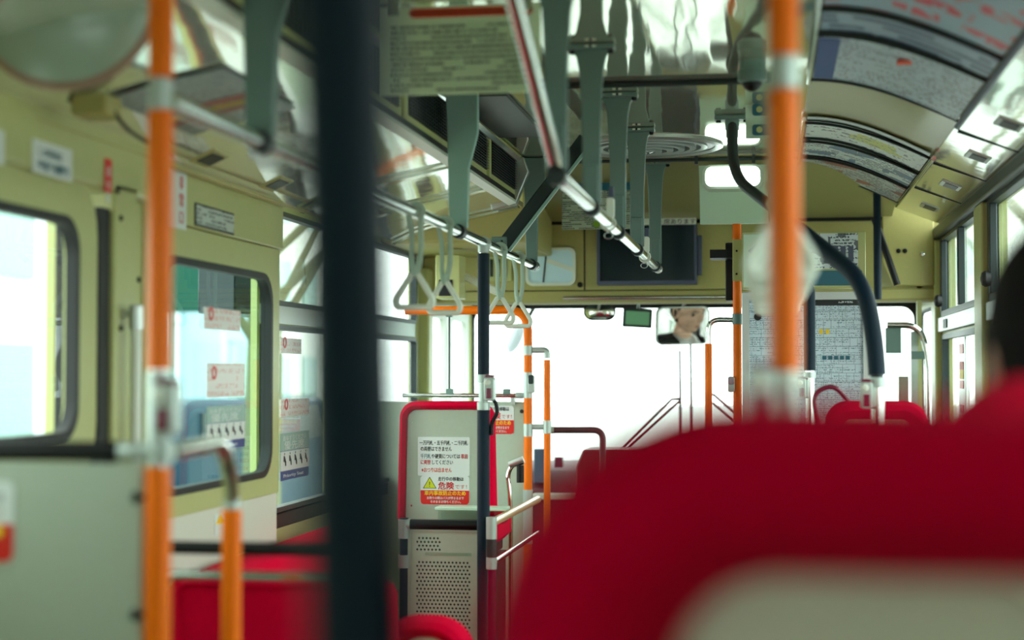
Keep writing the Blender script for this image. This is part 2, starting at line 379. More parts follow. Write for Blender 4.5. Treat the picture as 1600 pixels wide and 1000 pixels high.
# window 1: middle door glass with rounded corner
def win(nm, Y0, Y1, Z0, Z1, X, w_, r, frame_m, seal=True, dirn=1, t=.02, glass='glass'):
    root = thing(nm, None, None, (X, (Y0 + Y1) / 2, Z0)); root['kind'] = 'structure'
    m = MB(); m.ring(rrect(Y0 - w_, Y1 + w_, Z0 - w_, Z1 + w_, r + w_ * .6), rrect(Y0, Y1, Z0, Z1, r), 'X', X - .01 * dirn, X + t * dirn); m.build('window_frame', frame_m, root)
    if seal:
        m = MB(); m.ring(rrect(Y0 - .004, Y1 + .004, Z0 - .004, Z1 + .004, r), rrect(Y0 + .014, Y1 - .014, Z0 + .014, Z1 - .014, r - .005), 'X', X, X + (t + .004) * dirn); m.build('rubber_seal', M['rubber'], root)
    m = MB(); m.prism(rrect(Y0, Y1, Z0, Z1, r), 'X', X + .003 * dirn, X + .008 * dirn); m.build('pane', M[glass], root)
    return root
win('window_1', 1.62, 3.22, 1.316, 1.762, XP, .10, .07, M['cream'], t=.02)
# jamb posts, black gap and cream posts of the middle door
m = MB(); m.box(XL, XP + .02, 3.335, 3.385, .0, 1.80); struct(m.build('trim_4', M['rubber']))
m = MB(); m.box(XL, XP, 1.5, 3.33, .36, 1.20); m.box(XL, XP, 1.5, 3.33, 1.87, 1.9)
struct(m.build('door_1', M['cream'], bev=.004))
m = MB(); m.box(XL - .05, XP + .03, 3.39, 3.52, 0, 1.86); struct(m.build('trim_5', M['cream'], bev=.006))
m = MB(); m.box(XL - .05, XP + .01, 3.52, 3.60, 0, 1.95); m.box(XL - .05, XP + .02, 3.60, 3.70, 0, 1.95); struct(m.build('trim_6', M['cream'], bev=.006))
# header over the middle door and over the pocket panel
m = MB(); m.box(XL - .04, XP + .03, YB, 3.60, 1.835, CZ + .62); struct(m.build('trim_7', M['cream'], bev=.012))
m = MB(); m.box(XL - .04, XP + .005, 3.60, 4.72, 1.81, CZ + .52); struct(m.build('trim_8', M['cream'], bev=.004))
# pocket panel with its rounded window
m = MB(); YP0, YP1 = 3.62, 4.70
hole = rrect(3.74, 4.62, 1.152, 1.732, .085)
out_rect = rrect(YP0, YP1, 1.10, 1.808, .004)
m.ring(out_rect, hole, 'X', XP - .02, XP); struct(m.build('wall_left', M['cream'], bev=.003))
m = MB(); m.box(XP - .03, XP - .006, YP0, YP1, .0, 1.10); struct(m.build('wall_left', mat('pale_lower_panel', (.84, .86, .80), .4)))
m = MB(); m.box(XL, XL + .015, 4.745, 7.0, .975, 1.02); struct(m.build('trim_60', M['black'], bev=.003))
win('window_2', 3.745, 4.615, 1.157, 1.727, XP - .02, .004, .085, M['rubber'], t=.022, glass='tint')
# left far windows
win('window_3', 4.78, 5.53, 1.04, 1.58, XL, .015, .02, M['darkgrey'], seal=False)
win('window_4', 5.64, 6.88, 1.04, 1.58, XL, .015, .02, M['darkgrey'], seal=False)
win('window_5', 4.78, 5.53, 1.67, 1.93, XL, .015, .02, M['darkgrey'], seal=False)
win('window_6', 5.64, 6.88, 1.67, 1.93, XL, .015, .02, M['darkgrey'], seal=False)
# ---- right wall
wall_with_holes('wall_right', 'X', YB, YF + .05, 0, 1.63, [(.8, 2.8, 1.0, 1.60), (2.95, 5.50, 1.0, 1.60), (5.78, 7.02, 1.0, 1.60)], XR, XR + .05, M['cream'])
wall_with_holes('wall_right', 'X', YB, YF + .05, 1.63, 2.06, [(.8, 2.8, 1.69, 2.0), (2.95, 5.50, 1.69, 2.0), (5.78, 7.02, 1.69, 2.0)], XR, XR + .05, M['cream'])
def side_window(nm, Y0, Y1, split, nm2, knob=True, low=True):
    root = thing(nm, None, None, (XR, (Y0 + Y1) / 2, 1.67)); root['kind'] = 'structure'
    m = MB(); m.ring(rrect(Y0 - .005, Y1 + .005, 1.675, 2.005, .01), rrect(Y0 + .03, Y1 - .03, 1.70, 1.985, .008), 'X', XR - .012, XR + .02); m.build('window_frame', M['darkgrey'], root)
    m = MB(); ys = Y0 + (Y1 - Y0) * split
    m.box(XR - .02, XR + .005, ys - .022, ys + .022, 1.70, 1.985); m.box(XR - .018, XR + .005, Y1 - .10, Y1 - .065, 1.70, 1.985); m.build('sash_rail', M['darkgrey'], root, bev=.003)
    m = MB(); m.box(XR + .006, XR + .011, Y0 + .03, ys, 1.70, 1.985); m.box(XR + .014, XR + .019, ys, Y1 - .03, 1.70, 1.985); m.build('pane', M['glass'], root)
    if knob:
        m = MB(); m.lathe((XR - .012, Y1 - .09, 1.74 if Y1 > 6 else 1.745), (-1, 0, 0), [(.01, 0), (.022, .004), (.026, .02), (.02, .03), (.005, .034)], 16); m.build('latch_knob', M['rubber'], root)
    if low:
        r2 = thing(nm2, None, None, (XR, (Y0 + Y1) / 2, 1.0)); r2['kind'] = 'structure'
        m = MB(); m.ring(rrect(Y0 - .005, Y1 + .005, .995, 1.605, .01), rrect(Y0 + .02, Y1 - .02, 1.02, 1.585, .008), 'X', XR - .008, XR + .02); m.build('window_frame', M['darkgrey'], r2)
        m = MB(); m.box(XR + .006, XR + .011, Y0 + .02, Y1 - .02, 1.02, 1.585); m.build('pane', M['glass'], r2)
        return r2
side_window('window_7', 5.78, 7.02, .42, 'window_8'); side_window('window_9', 2.95, 5.50, .5, 'window_10'); side_window('window_11', .8, 2.8, .5, 'window_12')
m = MB(); m.box(XR - .035, XR + .0, YB, 7.18, 2.0, 2.05); struct(m.build('trim_9', M['darkgrey'], bev=.01))           # dark valance rail over the windows
for k, (a, b) in enumerate(((5.74, 7.1), (2.9, 5.5), (.75, 2.85))):
    m = MB(); m.prism(rrect(a, b, 1.615, 1.675, .012), 'X', XR - .02, XR); struct(m.build('trim_%d' % (10 + k), M['alu'], bev=.003))
for k, (a, b) in enumerate(((5.52, 5.72), (2.82, 2.93), (.62, .78), (7.06, 7.24))):
    m = MB(); m.box(XR - .03, XR + .0, a, b, .36 if b < 2.7 else 0, 2.0); struct(m.build('trim_%d' % (20 + k), M['cream'], bev=.008))
# small black fitting on the far sill bar and sticker strip on the far lower pane
m = MB(); m.prism(rrect(6.68, 6.80, 1.625, 1.66, .004), 'X', XR - .024, XR - .02); m.build('window_catch', M['black']); tag(bpy.data.objects['window_catch'], 'small black catch on the aluminium sill bar of the far right window', 'catch')
root = thing('window_sticker', 'narrow grey sticker strip with red and yellow marks on the far right lower pane', 'sticker', (XR, 6.35, 1.2))
m = MB(); m.prism(rrect(6.25, 6.45, 1.23, 1.58, .01), 'X', XR - .002, XR + .003); m.build('sheet', M['alu'], root)
for z0, z1, mm in ((1.52, 1.555, 'signred'), (1.46, 1.49, 'orangeink'), (1.425, 1.46, 'inkyellow'), (1.39, 1.42, 'signred'), (1.30, 1.33, 'signred')):
    m = MB(); m.prism(rrect(6.29, 6.41, z0, z1, .004), 'X', XR - .004, XR - .002); m.build('mark', M[mm], root)
# rear wall with a big window, front lower wall, windscreen, front ends of the side walls
wall_with_holes('wall_rear', 'Y', XL - .05, XR + .05, 0, H + .03, [(-1.15, .35, 1.3, 2.0)], YB - .05, YB, M['cream'])
r_ = thing('window_15', None, None, (-.4, YB, 1.25)); r_['kind'] = 'structure'
m = MB(); m.ring(rrect(-1.17, .37, 1.28, 2.02, .05), rrect(-1.1, .3, 1.35, 1.95, .05), 'Y', YB - .02, YB + .01); m.build('window_frame', M['darkgrey'], r_)
m = MB(); m.prism(rrect(-1.1, .3, 1.35, 1.95, .05), 'Y', YB - .012, YB - .008); m.build('pane', M['glass'], r_)
m = MB(); m.box(XL - .05, XR + .05, YW - .05, YW, 0, .98); struct(m.build('wall_front', M['darkgrey']))
m = MB(); m.box(XL - .05, XR + .05, YF + .34, YW, 1.80, H + .03); struct(m.build('wall_front', M['darkgrey']))
r_ = thing('window_16', None, None, (-.4, YW, .98)); r_['kind'] = 'structure'
m = MB(); m.ring(rrect(XL - .05, XR + .05, .96, 1.80, .05), rrect(XL + .01, XR - .01, 1.0, 1.77, .06), 'Y', YW - .04, YW); m.build('window_frame', M['rubber'], r_)
m = MB(); m.box(-.405, -.395, YW - .02, YW, 1.0, 1.77) if False else m.prism(rrect(XL + .01, XR - .01, 1.0, 1.77, .06), 'Y', YW - .022, YW - .017); m.build('pane', M['glass'], r_)
wall_with_holes('wall_right', 'X', YF + .05, YW, 0, H, [(7.3, 8.2, 1.05, 1.74)], XR, XR + .05, M['cream'])
win('window_17', 7.31, 8.19, 1.06, 1.73, XR + .02, .01, .04, M['rubber'], seal=False, dirn=-1)
# front door on the left: two glazed leaves, standing open slightly
wall_with_holes('wall_left', 'X', 7.08, YW, 0, H, [(7.16, 8.28, .1, 1.80)], XL - .05, XL, M['cream'])
m = MB(); m.box(XL - .02, XL + .045, 7.02, 7.12, 0, 1.9); struct(m.build('trim_30', M['cream'], bev=.01))
for k, (a, b) in enumerate(((7.18, 7.70), (7.74, 8.26))):
    r_ = thing('door_%d' % (2 + k), None, None, (XL, (a + b) / 2, .1)); r_['kind'] = 'structure'
    m = MB(); m.ring(rrect(a, b, .12, 1.78, .02), rrect(a + .07, b - .07, .5, 1.70, .05), 'X', XL - .03, XL - .005); m.build('door_frame', M['white'], r_)
    m = MB(); m.prism(rrect(a + .07, b - .07, .5, 1.70, .05), 'X', XL - .02, XL - .015); m.build('pane', M['glass'], r_)
# ================================================================== FRONT HEADER (olive cabinets across the bus)
hd = thing('overhead_cabinet', 'olive cream cabinet spanning the bus above the windscreen', 'cabinet', (-.4, YF + .1, 1.755))
m = MB(); m.box(XL, XR, YF, YF + .30, 1.775, CZ + .645); m.build('body', M['cream_dull'], hd, bev=.01)
m = MB(); m.prism([(YF - .012, 1.755), (YF + .02, 1.745), (YF + .1, 1.745), (YF + .1, 1.80), (YF - .012, 1.80)], 'X', XL, XR); m.build('lower_lip', M['cream_dull'], hd, bev=.006)
m = MB()
for x in (-.79, -.155): m.box(x - .0025, x + .0025, YF - .003, YF + .01, 1.80, 2.08)
m.box(XL + .05, -.15, YF - .003, YF + .01, 1.80, 1.8035); m.build('panel_seam', M['black'], hd)
for px in ((906, 445), (1300, 385)):
    p = aY(*px, YF); m = MB(); m.lathe(p, (0, -1, 0), [(.012, 0), (.011, .006), (.004, .008)], 14); m.build('lock', M['black'], hd)
# mirror panel in the header
mp = thing('inspection_mirror', 'small rounded rectangular mirror set in the olive cabinet left of the big screen', 'mirror', (-.95, YF - .02, 1.82))
a = aY(822, 447, YF); b = aY(900, 387, YF)
m = MB(); m.ring(rrect(a.x, b.x, a.z, b.z, .03), rrect(a.x + .012, b.x - .012, a.z + .012, b.z - .012, .022), 'Y', YF - .02, YF); m.build('frame', M['white'], mp)
m = MB(); vs = []; 
c0 = Vector(((a.x + b.x) / 2, YF - .008, (a.z + b.z) / 2))
m.prism(rrect(a.x + .011, b.x - .011, a.z + .011, b.z - .011, .022), 'Y', YF - .012, YF - .004); g = m.build('glass', mat('sky_blue_pane', (.80, .93, .97), .12, spec=.6), mp)  # flat blue stands in for the sky reflected in this mirror
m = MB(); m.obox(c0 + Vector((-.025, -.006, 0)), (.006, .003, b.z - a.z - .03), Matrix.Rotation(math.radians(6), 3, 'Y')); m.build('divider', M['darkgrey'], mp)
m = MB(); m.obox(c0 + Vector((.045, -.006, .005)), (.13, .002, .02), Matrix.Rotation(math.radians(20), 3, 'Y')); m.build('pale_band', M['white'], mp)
# big screen
tv = thing('flat_screen', 'large dark flat screen with blue grey bezel on the olive front cabinet', 'screen', (-.52, YF - .03, 1.82))
a = aY(933, 446, YF - .03); b = aY(1089, 349, YF - .03)
m = MB(); m.ring(rrect(a.x, b.x, a.z, b.z, .006), rrect(a.x + .012, b.x - .012, a.z + .018, b.z - .006, .003), 'Y', YF - .04, YF); m.build('bezel', M['bezel'], tv)
m = MB(); m.box(a.x + .01, b.x - .01, YF - .032, YF - .005, a.z + .015, b.z - .004); m.build('display', M['screen'], tv)
m = MB(); m.box(b.x, b.x + .02, YF - .03, YF, a.z + .04, b.z - .05); m.build('side_control', M['bezel'], tv, bev=.003)
lb = thing('notice_strip', 'white lettered strip along the top edge of the dark screen', 'sign', (-.42, YF - .05, 2.06))
p = aY(1040, 351, YF - .045); q = aY(1088, 340, YF - .045)
m = MB(); m.box(p.x - .1, q.x, YF - .047, YF - .042, p.z, q.z); m.build('plate', M['white'], lb)
text('lettering', '席あります', .024, M['ink'], lb, (p.x - .008, YF - .048, p.z + .004), width=q.x - p.x + .004)
lb = thing('notice_strip', 'faded lettered strip on the sloping panel above the dark screen', 'sign', (-.42, 6.95, 2.1))
p = aY(1040, 320, 6.9); q = aY(1090, 308, 6.9)
m = MB(); m.box(p.x - .05, q.x, 6.9, 6.905, p.z, q.z); m.build('plate', M['cream'], lb)
text('lettering', 'にじのむら', .024, M['white'], lb, (p.x, 6.898, p.z + .004), width=q.x - p.x)
m = MB(); a = aY(1087, 360, YF); m.box(XL, XR, YF - .02, YF, 2.085, 2.115); struct(m.build('trim_31', M['black']))
# black side unit next to the orange pole
bu = thing('card_reader_box', 'tall black box with a short arm beside the orange front pole', 'box', (-.15, 6.2, 1.7))
a = aY(1134, 470, 6.15); b = aY(1146, 380, 6.15)
m = MB(); m.box(a.x, b.x, 6.12, 6.2, a.z, b.z); m.build('case', M['black'], bu, bev=.004)
a = aY(1114, 401, 6.15); b = aY(1134, 391, 6.15); m = MB(); m.box(a.x, b.x + .002, 6.14, 6.16, a.z, b.z); m.box(a.x, a.x + .008, 6.14, 6.16, a.z - .012, b.z); m.build('arm', M['black'], bu)
m = MB(); m.box(-.215, -.118, 5.99, 6.13, 1.86, 1.89); m.build('rear_bracket', M['black'], bu)
# hanging notice papers at the front
nt_ = thing('paper_notice', 'white small-print notice with a green heading hanging behind the strap hangers', 'notice', (-.68, 6.4, 1.98))
a = aY(878, 359, 6.5); b = aY(990, 282, 6.5)
m = MB(); m.sheet(lambda u, v: (a.x + (b.x - a.x) * u, 6.5 - .01 * math.sin(u * 3), a.z + (b.z - a.z) * .8 * v), 8, 4, .28, .16, (0, .003, 0)); m.build('sheet', translucent(print_mat('notice_print', (.80, .86, .78), (.16, .20, .20), row=.0085, char=700, fill=.8)), nt_)
m = MB(); m.box(a.x + .03, b.x - .005, 6.49, 6.495, a.z + (b.z - a.z) * .8, b.z - .008); m.build('green_heading', M['inkteal'], nt_)
p = aY(932, 350, 6.48); m = MB(); m.prism(circle(p.x, p.z, .014), 'Y', 6.483, 6.485); m.build('green_logo', mat('lime_mark', (.45, .62, .10), .5), nt_)

# ================================================================== CEILING FITTINGS
dif = thing('ceiling_diffuser', 'round ceiling air diffuser of concentric metal rings near the front', 'vent', (-.432, 5.86, H - .03))
m = MB(); m.lathe((-.432, 5.86, H), (0, 0, -1), [(.27, 0), (.27, .006), (.255, .012), (.24, .006), (.24, 0)], 56); m.build('outer_ring', M['alu'], dif)
for k, r in enumerate((.215, .175, .135, .095, .055)):
    m = MB(); n = 40; m.ring(circle(-.432, 5.86, r, n), circle(-.432, 5.86, r - .022, n), 'Z', H - .008 - .004 * k, H - .002); m.build('ring', M['alu'], dif)
m = MB(); m.lathe((-.432, 5.86, H - .002), (0, 0, -1), [(.03, 0), (.028, .022), (.01, .028)], 24); m.build('centre_boss', M['chrome'], dif)
m = MB(); m.lathe((-.432, 5.86, H - .0005), (0, 0, -1), [(.24, 0), (.24, .002)], 48); m.build('backing', M['darkgrey'], dif)
dc = thing('dome_camera', 'small grey dome camera hanging from the glossy ceiling', 'camera', (-.045, 4.3, H - .08))
m = MB(); m.lathe((-.045, 4.3, H), (0, 0, -1), [(.034, 0), (.034, .022), (.037, .024), (.037, .05), (.03, .056)], 28); m.build('housing', M['hang'], dc)
m = MB(); m.lathe((-.045, 4.3, H - .052), (0, 0, -1), [(.026, 0), (.025, .010), (.018, .020), (.006, .026)], 24); m.build('dome', M['black'], dc)
cl = thing('ceiling_lamp', 'lit rounded ceiling lamp over a mint green panel near the front', 'lamp', (-.14, 6.3, CZ + .57))
a = aY(1093, 350, 6.3); b = aY(1200, 262, 6.3)
m = MB()
def lampf(u, v):
    zz = a.z + (b.z - a.z) * v; yy = 6.3 - .10 * v ** 2 ; inset = .012 * math.sin(v * PI); return (a.x + .002 + (b.x - a.x) * u, yy, zz)
m.sheet(lampf, 10, 10, .25, .2, (0, .03, 0)); m.build('mint_panel', M['mintwhite'], cl)
c0 = aY(1145, 276, 6.19); m = MB(); lp = []
ol = rrect(c0.x - .112, c0.x + .112, c0.z - .048, c0.z + .042, .03, 8)
il = rrect(c0.x - .1, c0.x + .1, c0.z - .038, c0.z + .035, .024, 8)
m.ring(ol, il, 'Y', 6.165, 6.30); m.build('bezel', M['greypanel'], cl)
lens = [[mp3('Y', c0.x + (x - c0.x) * s, c0.z + (z - c0.z) * s, d) for x, z in il] for s, d in ((1, 6.18), (.96, 6.165), (.8, 6.155), (.4, 6.15))]
m = MB(); m.layers(lens); m.build('diffuser', M['lamp'], cl)
ad = thing('hanging_card', 'small mint and teal card hanging from the ceiling behind the dome camera', 'card', (-.03, 5.0, CZ + .69))
a = aY(1165, 217, 5.0); b = aY(1208, 146, 5.0)
m = MB(); m.sheet(lambda u, v: (a.x + (b.x - a.x) * u, 5.0 + .01 * math.sin(v * 4), a.z + (b.z - a.z) * v), 6, 8, .08, .137, (0, .002, 0)); m.build('sheet', M['mintwhite'], ad)
for v0, v1 in ((.06, .30), (.50, .76)):
    z0 = a.z + (b.z - a.z) * v0; z1 = a.z + (b.z - a.z) * v1; m = MB(); m.prism(rrect(a.x + .02, b.x - .006, z0, z1, .008), 'Y', 4.984, 4.99); m.build('teal_block', M['inkteal'], ad); m = MB(); m.prism(circle((a.x + b.x) / 2, (z0 + z1) / 2, .009), 'Y', 4.98, 4.984); m.build('brown_mark', M['cream'], ad)

# ---- left air duct with louvre grilles
du = thing('air_conditioning_duct', 'cream air conditioning duct with black louvre grilles along the left ceiling edge', 'duct', (-.95, 3, CZ + .62))
def ext(pts, y0, y1, name, mt, parent, bev=0): m = MB(); m.prism([(z, x) for z, x in []] or pts, 'XZ', y0, y1) if False else None; mm_ = MB(); n = len(pts); mm_._add([(x, y0, z) for x, z in pts] + [(x, y1, z) for x, z in pts], [tuple(range(n)), tuple(range(2 * n - 1, n - 1, -1))] + [(i, (i + 1) % n, n + (i + 1) % n, n + i) for i in range(n)]); return mm_.build(name, mt, parent, bev=bev)
ext([(-1.02, H - .004), (-.905, H - .004), (-.915, H - .008), (-.932, CZ + .785), (-.932, CZ + .64), (-1.02, CZ + .63)], YB + .05, 6.05, 'body', M['cream'], du)
ext([(-.935, CZ + .790), (-.916, H - .008), (-.906, H - .012), (-.926, CZ + .775)], YB + .05, 6.05, 'chrome_strip', M['chrome'], du)
ext([(-.935, CZ + .650), (-.924, CZ + .650), (-.922, CZ + .632), (-.945, CZ + .622)], YB + .05, 6.0, 'black_strip', M['black'], du)
ext([(-.945, CZ + .624), (-.922, CZ + .632), (-.918, CZ + .620), (-.945, CZ + .610)], YB + .05, 6.0, 'white_strip', M['white'], du)
for y0, y1 in ((1.6, 2.9), (3.0, 4.1), (4.2, 5.42), (5.49, 6.03)):
    m = MB(); m.box(-.933, -.926, y0, y1, CZ + .672, CZ + .784); g_ = m.build('grille', M['black'], du)
    m = MB()
    for k in range(12): z = CZ + .676 + k * .0092; m.obox((-.924, (y0 + y1) / 2, z), (.010, y1 - y0, .0016), Matrix.Rotation(.5, 3, 'Y'))
    for k in range(int((y1 - y0) / .03)): m.box(-.926, -.9225, y0 + k * .03, y0 + k * .03 + .002, CZ + .672, CZ + .784)
    m.build('louvre', M['darkgrey'], g_)
    m = MB(); m.box(-.935, -.922, y0 - .05, y0 - .012, CZ + .655, CZ + .792); m.build('grille_bracket', M['cream'], du, bev=.003)
    for yy in (y0 + .15, y1 - .15):
        m = MB(); m.box(-.931, -.924, yy - .02, yy + .02, CZ + .786, CZ + .792); m.build('clip', M['black'], du)
# dark ceiling reflections beside the duct, put in as flat blocks
for k, (y0, y1) in enumerate(((4.0, 4.55), (4.66, 5.5))):
    m = MB(); m.box(-.90, -.74, y0, y1, H - .012, H - .001); o = m.build('ceiling_panel', M['darkgrey'], bev=.003); tag(o, ['dark flat ceiling panel beside the left duct, nearer of the two', 'dark flat ceiling panel beside the left duct, farther of the two'][k], 'panel')
# small round-ended arm grille end
m = MB(); ys = 6.0
ge = thing('duct_end_cap', 'angled silver end cap closing the front end of the left duct', 'duct', (-.93, 6.06, CZ + .62))
ext([(-1.02, H - .004), (-.90, H - .004), (-.88, CZ + .74), (-.93, CZ + .62), (-1.02, CZ + .60)], 6.05, 6.10, 'plate', M['alu'], ge, bev=.004)
# arched ribs on the cove
for k, y in enumerate((4.9, 5.5, 6.15)):
    m = MB(); n = 16; 
    cc = cove
    def cp(t, off):
        L_ = t * (len(cc) - 1); i = min(int(L_), len(cc) - 2); f_ = L_ - i; x = cc[i][0] * (1 - f_) + cc[i + 1][0] * f_; z = cc[i][1] * (1 - f_) + cc[i + 1][1] * f_; return (x, z - off)
    m.sheet(lambda u, v: (cp(u, .004)[0], y + .05 * v, cp(u, .004)[1]), 16, 1, .5, .05, (0, 0, -.008)); struct(m.build('trim_%d' % (40 + k), M['chrome']))

# ================================================================== HAND RAILS WITH FLAT HANGERS
def hanger_shape(w0, w1, z0, z1, cx, flare=.022):
    """flat waisted bar, wide at the ceiling"""
    L_ = [(w0 / 2 + flare, z1), (w0 / 2 + flare * .3, z1 - .018), (w0 / 2, z1 - .05), (w0 / 2 * .9, z1 - .10), (w1 / 2, (z0 + z1) / 2), (w1 / 2, z0)]
    R_ = [(cx + a, b) for a, b in L_]; return R_ + [(cx - a, b) for a, b in L_[::-1]]
def hanger(x, y, z0, z1, label, w0=.060, w1=.046, mt='hang', base=True, group=None):
    t = thing('rail_hanger', label, 'hanger', (x, y, z0 - .02), group)
    m = MB(); m.prism(hanger_shape(w0, w1, z0 + .01, z1 - (.012 if base else 0), x), 'Y', y - .007, y + .007); m.build('flat_bar', M[mt], t, bev=.003)
    m = MB(); m.prism(rrect(x - w1 / 2 + .006, x + w1 / 2 - .006, z0 + .012, z0 + .105, .003), 'Y', y - .014, y + .014); m.build('clamp_shoe', M[mt], t, bev=.002)
    m = MB(); m.tube([(x, y - .016, z0), (x, y + .016, z0)], .0205, 18); m.build('rail_ring', M['darkgrey'], t)
    if base:
        m = MB(); m.box(x - .058, x + .058, y - .022, y + .022, z1 - .014, z1 - .001); m.build('ceiling_plate', M[mt], t, bev=.003)
        for sx in (-.046, .046): m = MB(); m.lathe((x + sx, y, z1 - .013), (0, 0, -1), [(.009, 0), (.009, .008), (.005, .011)], 10); m.build('bolt', M['black'], t)
        m = MB(); m.box(x - .013, x + .013, y - .0235, y - .0215, z1 - .010, z1 - .005); m.build('bright_tab', M['white'], t)
        m = MB(); m.lathe((x, y - .0235, z1 - .0075), (0, -1, 0), [(.004, 0), (.003, .003)], 10); m.build('bolt', M['black'], t)
    return t
XC, XLR, ZR = -.43, -.875, 1.85
cr = thing('centre_hand_rail', 'polished steel hand rail down the middle of the ceiling, cranked up at its near end', 'rail', (XC, 5, ZR))
pt = aX(800, 0, XC)
m = MB(); m.tube(fillet([(XC, 2.35, H), (XC, 2.55, CZ + .72), (XC, 3.38, ZR + .004), (XC, 6.43, ZR)], .07), .0155, 18); m.build('rail', M['chrome'], cr)
m = MB(); m.lathe((XC, 6.425, ZR), (0, 1, 0), [(.0175, 0), (.0175, .012), (.008, .018)], 16); m.build('end_cap', M['chrome'], cr)
for k, y in enumerate((3.35, 4.02, 4.73, 5.42, 6.28)):
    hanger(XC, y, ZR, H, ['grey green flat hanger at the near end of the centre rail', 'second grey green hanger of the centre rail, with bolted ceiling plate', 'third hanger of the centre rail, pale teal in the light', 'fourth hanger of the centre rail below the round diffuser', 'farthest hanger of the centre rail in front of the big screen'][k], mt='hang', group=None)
lr = thing('left_hand_rail', 'polished steel hand rail running along the left side under the duct', 'rail', (XLR, 4.5, ZR))
m = MB(); m.tube([(XLR, 2.33, ZR), (XLR, 6.18, ZR)], .0155, 18); m.build('rail', M['chrome'], lr)
m = MB(); m.lathe((XLR, 6.18, ZR), (0, 1, 0), [(.0175, 0), (.0175, .012), (.008, .018)], 16); m.build('end_cap', M['chrome'], lr)
def lhanger(y, label, mt='hang2', w=.05, ztop=CZ + .66):
    t = thing('rail_hanger', label, 'hanger', (XLR, y, ZR - .02))
    x = XLR; m = MB(); m.prism([(x - w / 2, ZR + .01), (x + w / 2, ZR + .01), (x + w / 2 + .004, ztop - .08), (x + w / 2 + .03, ztop + .02), (x + w / 2 + .03, H - .003), (x - w / 2 - .012, H - .003), (x - w / 2 - .006, ztop)], 'Y', y - .012, y + .012)
    m.build('flat_bar', M[mt], t, bev=.003)
    m = MB(); m.tube([(x, y - .022, ZR), (x, y + .022, ZR)], .0205, 18); m.build('rail_ring', M['darkgrey'], t); return t
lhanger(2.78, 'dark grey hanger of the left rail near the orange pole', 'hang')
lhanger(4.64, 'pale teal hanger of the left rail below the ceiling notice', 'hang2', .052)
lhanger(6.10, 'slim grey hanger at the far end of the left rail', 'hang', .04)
t = thing('rail_brace', 'slanting dark brace bolted to the left rail before the far straps', 'brace', (XLR, 5.38, ZR))
p0 = Vector((XLR, 5.38, ZR + .005)); p1 = aY(862, 285, 5.38); dv = (p1 - p0); ang = math.atan2(dv.x, dv.z)
p1b = p1 + dv.normalized() * .18
m = MB(); m.obox((p0 + p1b) / 2, (.045, .016, (p1b - p0).length), Matrix.Rotation(ang, 3, 'Y')); m.build('flat_bar', M['darkgrey'], t, bev=.003)
m = MB(); m.obox((p0 + p1b) / 2 + Vector((.028, -.004, -.008)), (.010, .018, (p1b - p0).length), Matrix.Rotation(ang, 3, 'Y')); m.build('bright_edge', M['hang2'], t, bev=.002)
m = MB(); m.box(XLR - .03, XLR + .022, 5.365, 5.40, ZR - .01, ZR + .045); m.build('bracket', M['hang'], t, bev=.004)
for sx, sz in ((-.012, .02), (.006, .03)): m = MB(); m.lathe((XLR + sx, 5.366, ZR + sz), (0, -1, 0), [(.004, 0), (.003, .004)], 8); m.build('bolt', M['black'], t)
XRR = .015
rr = thing('right_hand_rail', 'steel hand rail on the right, hidden lengthwise behind the near orange pole', 'rail', (XRR, 4, ZR))
m = MB(); m.tube([(XRR, 2.12, ZR), (XRR, 5.5, ZR)], .0155, 18); m.build('rail', M['chrome'], rr)

# ---- strap handles
def strap(x, y, label, group, rot=0, zt=ZR, size=1.0):
    t = thing('strap_handle', label, 'strap', (x, y, zt - .245 * size), group)
    b = zt - .245 * size; s = size
    m = MB(); hw, hh = .046 * s, .088 * s
    tri = fillet([(x, y, b + hh + .006), (x - hw, y, b + .028 * s), (x - hw, y, b + .008), (x + hw, y, b + .008), (x + hw, y, b + .028 * s), (x, y, b + hh + .006)], .012 * s, 5)[1:-1]
    tri = fillet([(x - .008, y, b + hh), (x - hw, y, b + .026 * s), (x - hw + .004, y, b + .007), (x + hw - .004, y, b + .007), (x + hw, y, b + .026 * s), (x + .008, y, b + hh)], .012 * s, 5)
    c_ = Vector((x, y, 0)); Rm = Matrix.Rotation(rot, 3, 'Z')
    tri = [c_ + Rm @ (p - c_) for p in tri]
    m.tube(tri, .0075 * s, 12, closed=True); m.build('grip_triangle', M['white'], t)
    # twisted band: two runs from the triangle up round the rail
    m = MB(); pts = []
    for i in range(13):
        q = i / 12; pts.append((x + .012 * s * math.sin(q * PI) + .004, y - .004, b + hh - .004 + (zt - b - hh) * q))
    top = [(x + .020 * math.cos(PI * k / 8), y, zt + .020 * math.sin(PI * k / 8)) for k in range(9)]
    dn = [(x - .019 + .010 * math.sin(i / 12 * PI * 1.3) * s * (1), y + .004, zt - (zt - b - hh + .004) * i / 12) for i in range(13)]
    dn = [(px_ + (x - px_) * (i / 12) ** 2, py_, pz_) for i, (px_, py_, pz_) in enumerate(dn)]
    up = [(px_ + (x + .018 - px_) * (i / 12) ** 2, py_, pz_) for i, (px_, py_, pz_) in enumerate(pts)]
    m.tube(up + top + dn, .0022, 8, ry=.0075); m.build('band', M['strapband'], t)
    m = MB(); m.tube([(x, y, b + hh - .004), (x, y, b + hh + .022)], .009 * s, 10); m.build('collar', M['strapband'], t)
    return t
for y, l, r in ((4.05, 'white triangular strap handle nearest on the left rail, beside the dark pillar', .12), (4.43, 'second white strap handle on the left rail, overlapping the nearest one', -.1), (5.36, 'third strap handle on the left rail, just behind the navy pole', .1), (5.76, 'farthest white strap handle on the left rail', -.05)):
    strap(XLR, y, l, 'strap handles on the left rail', r)
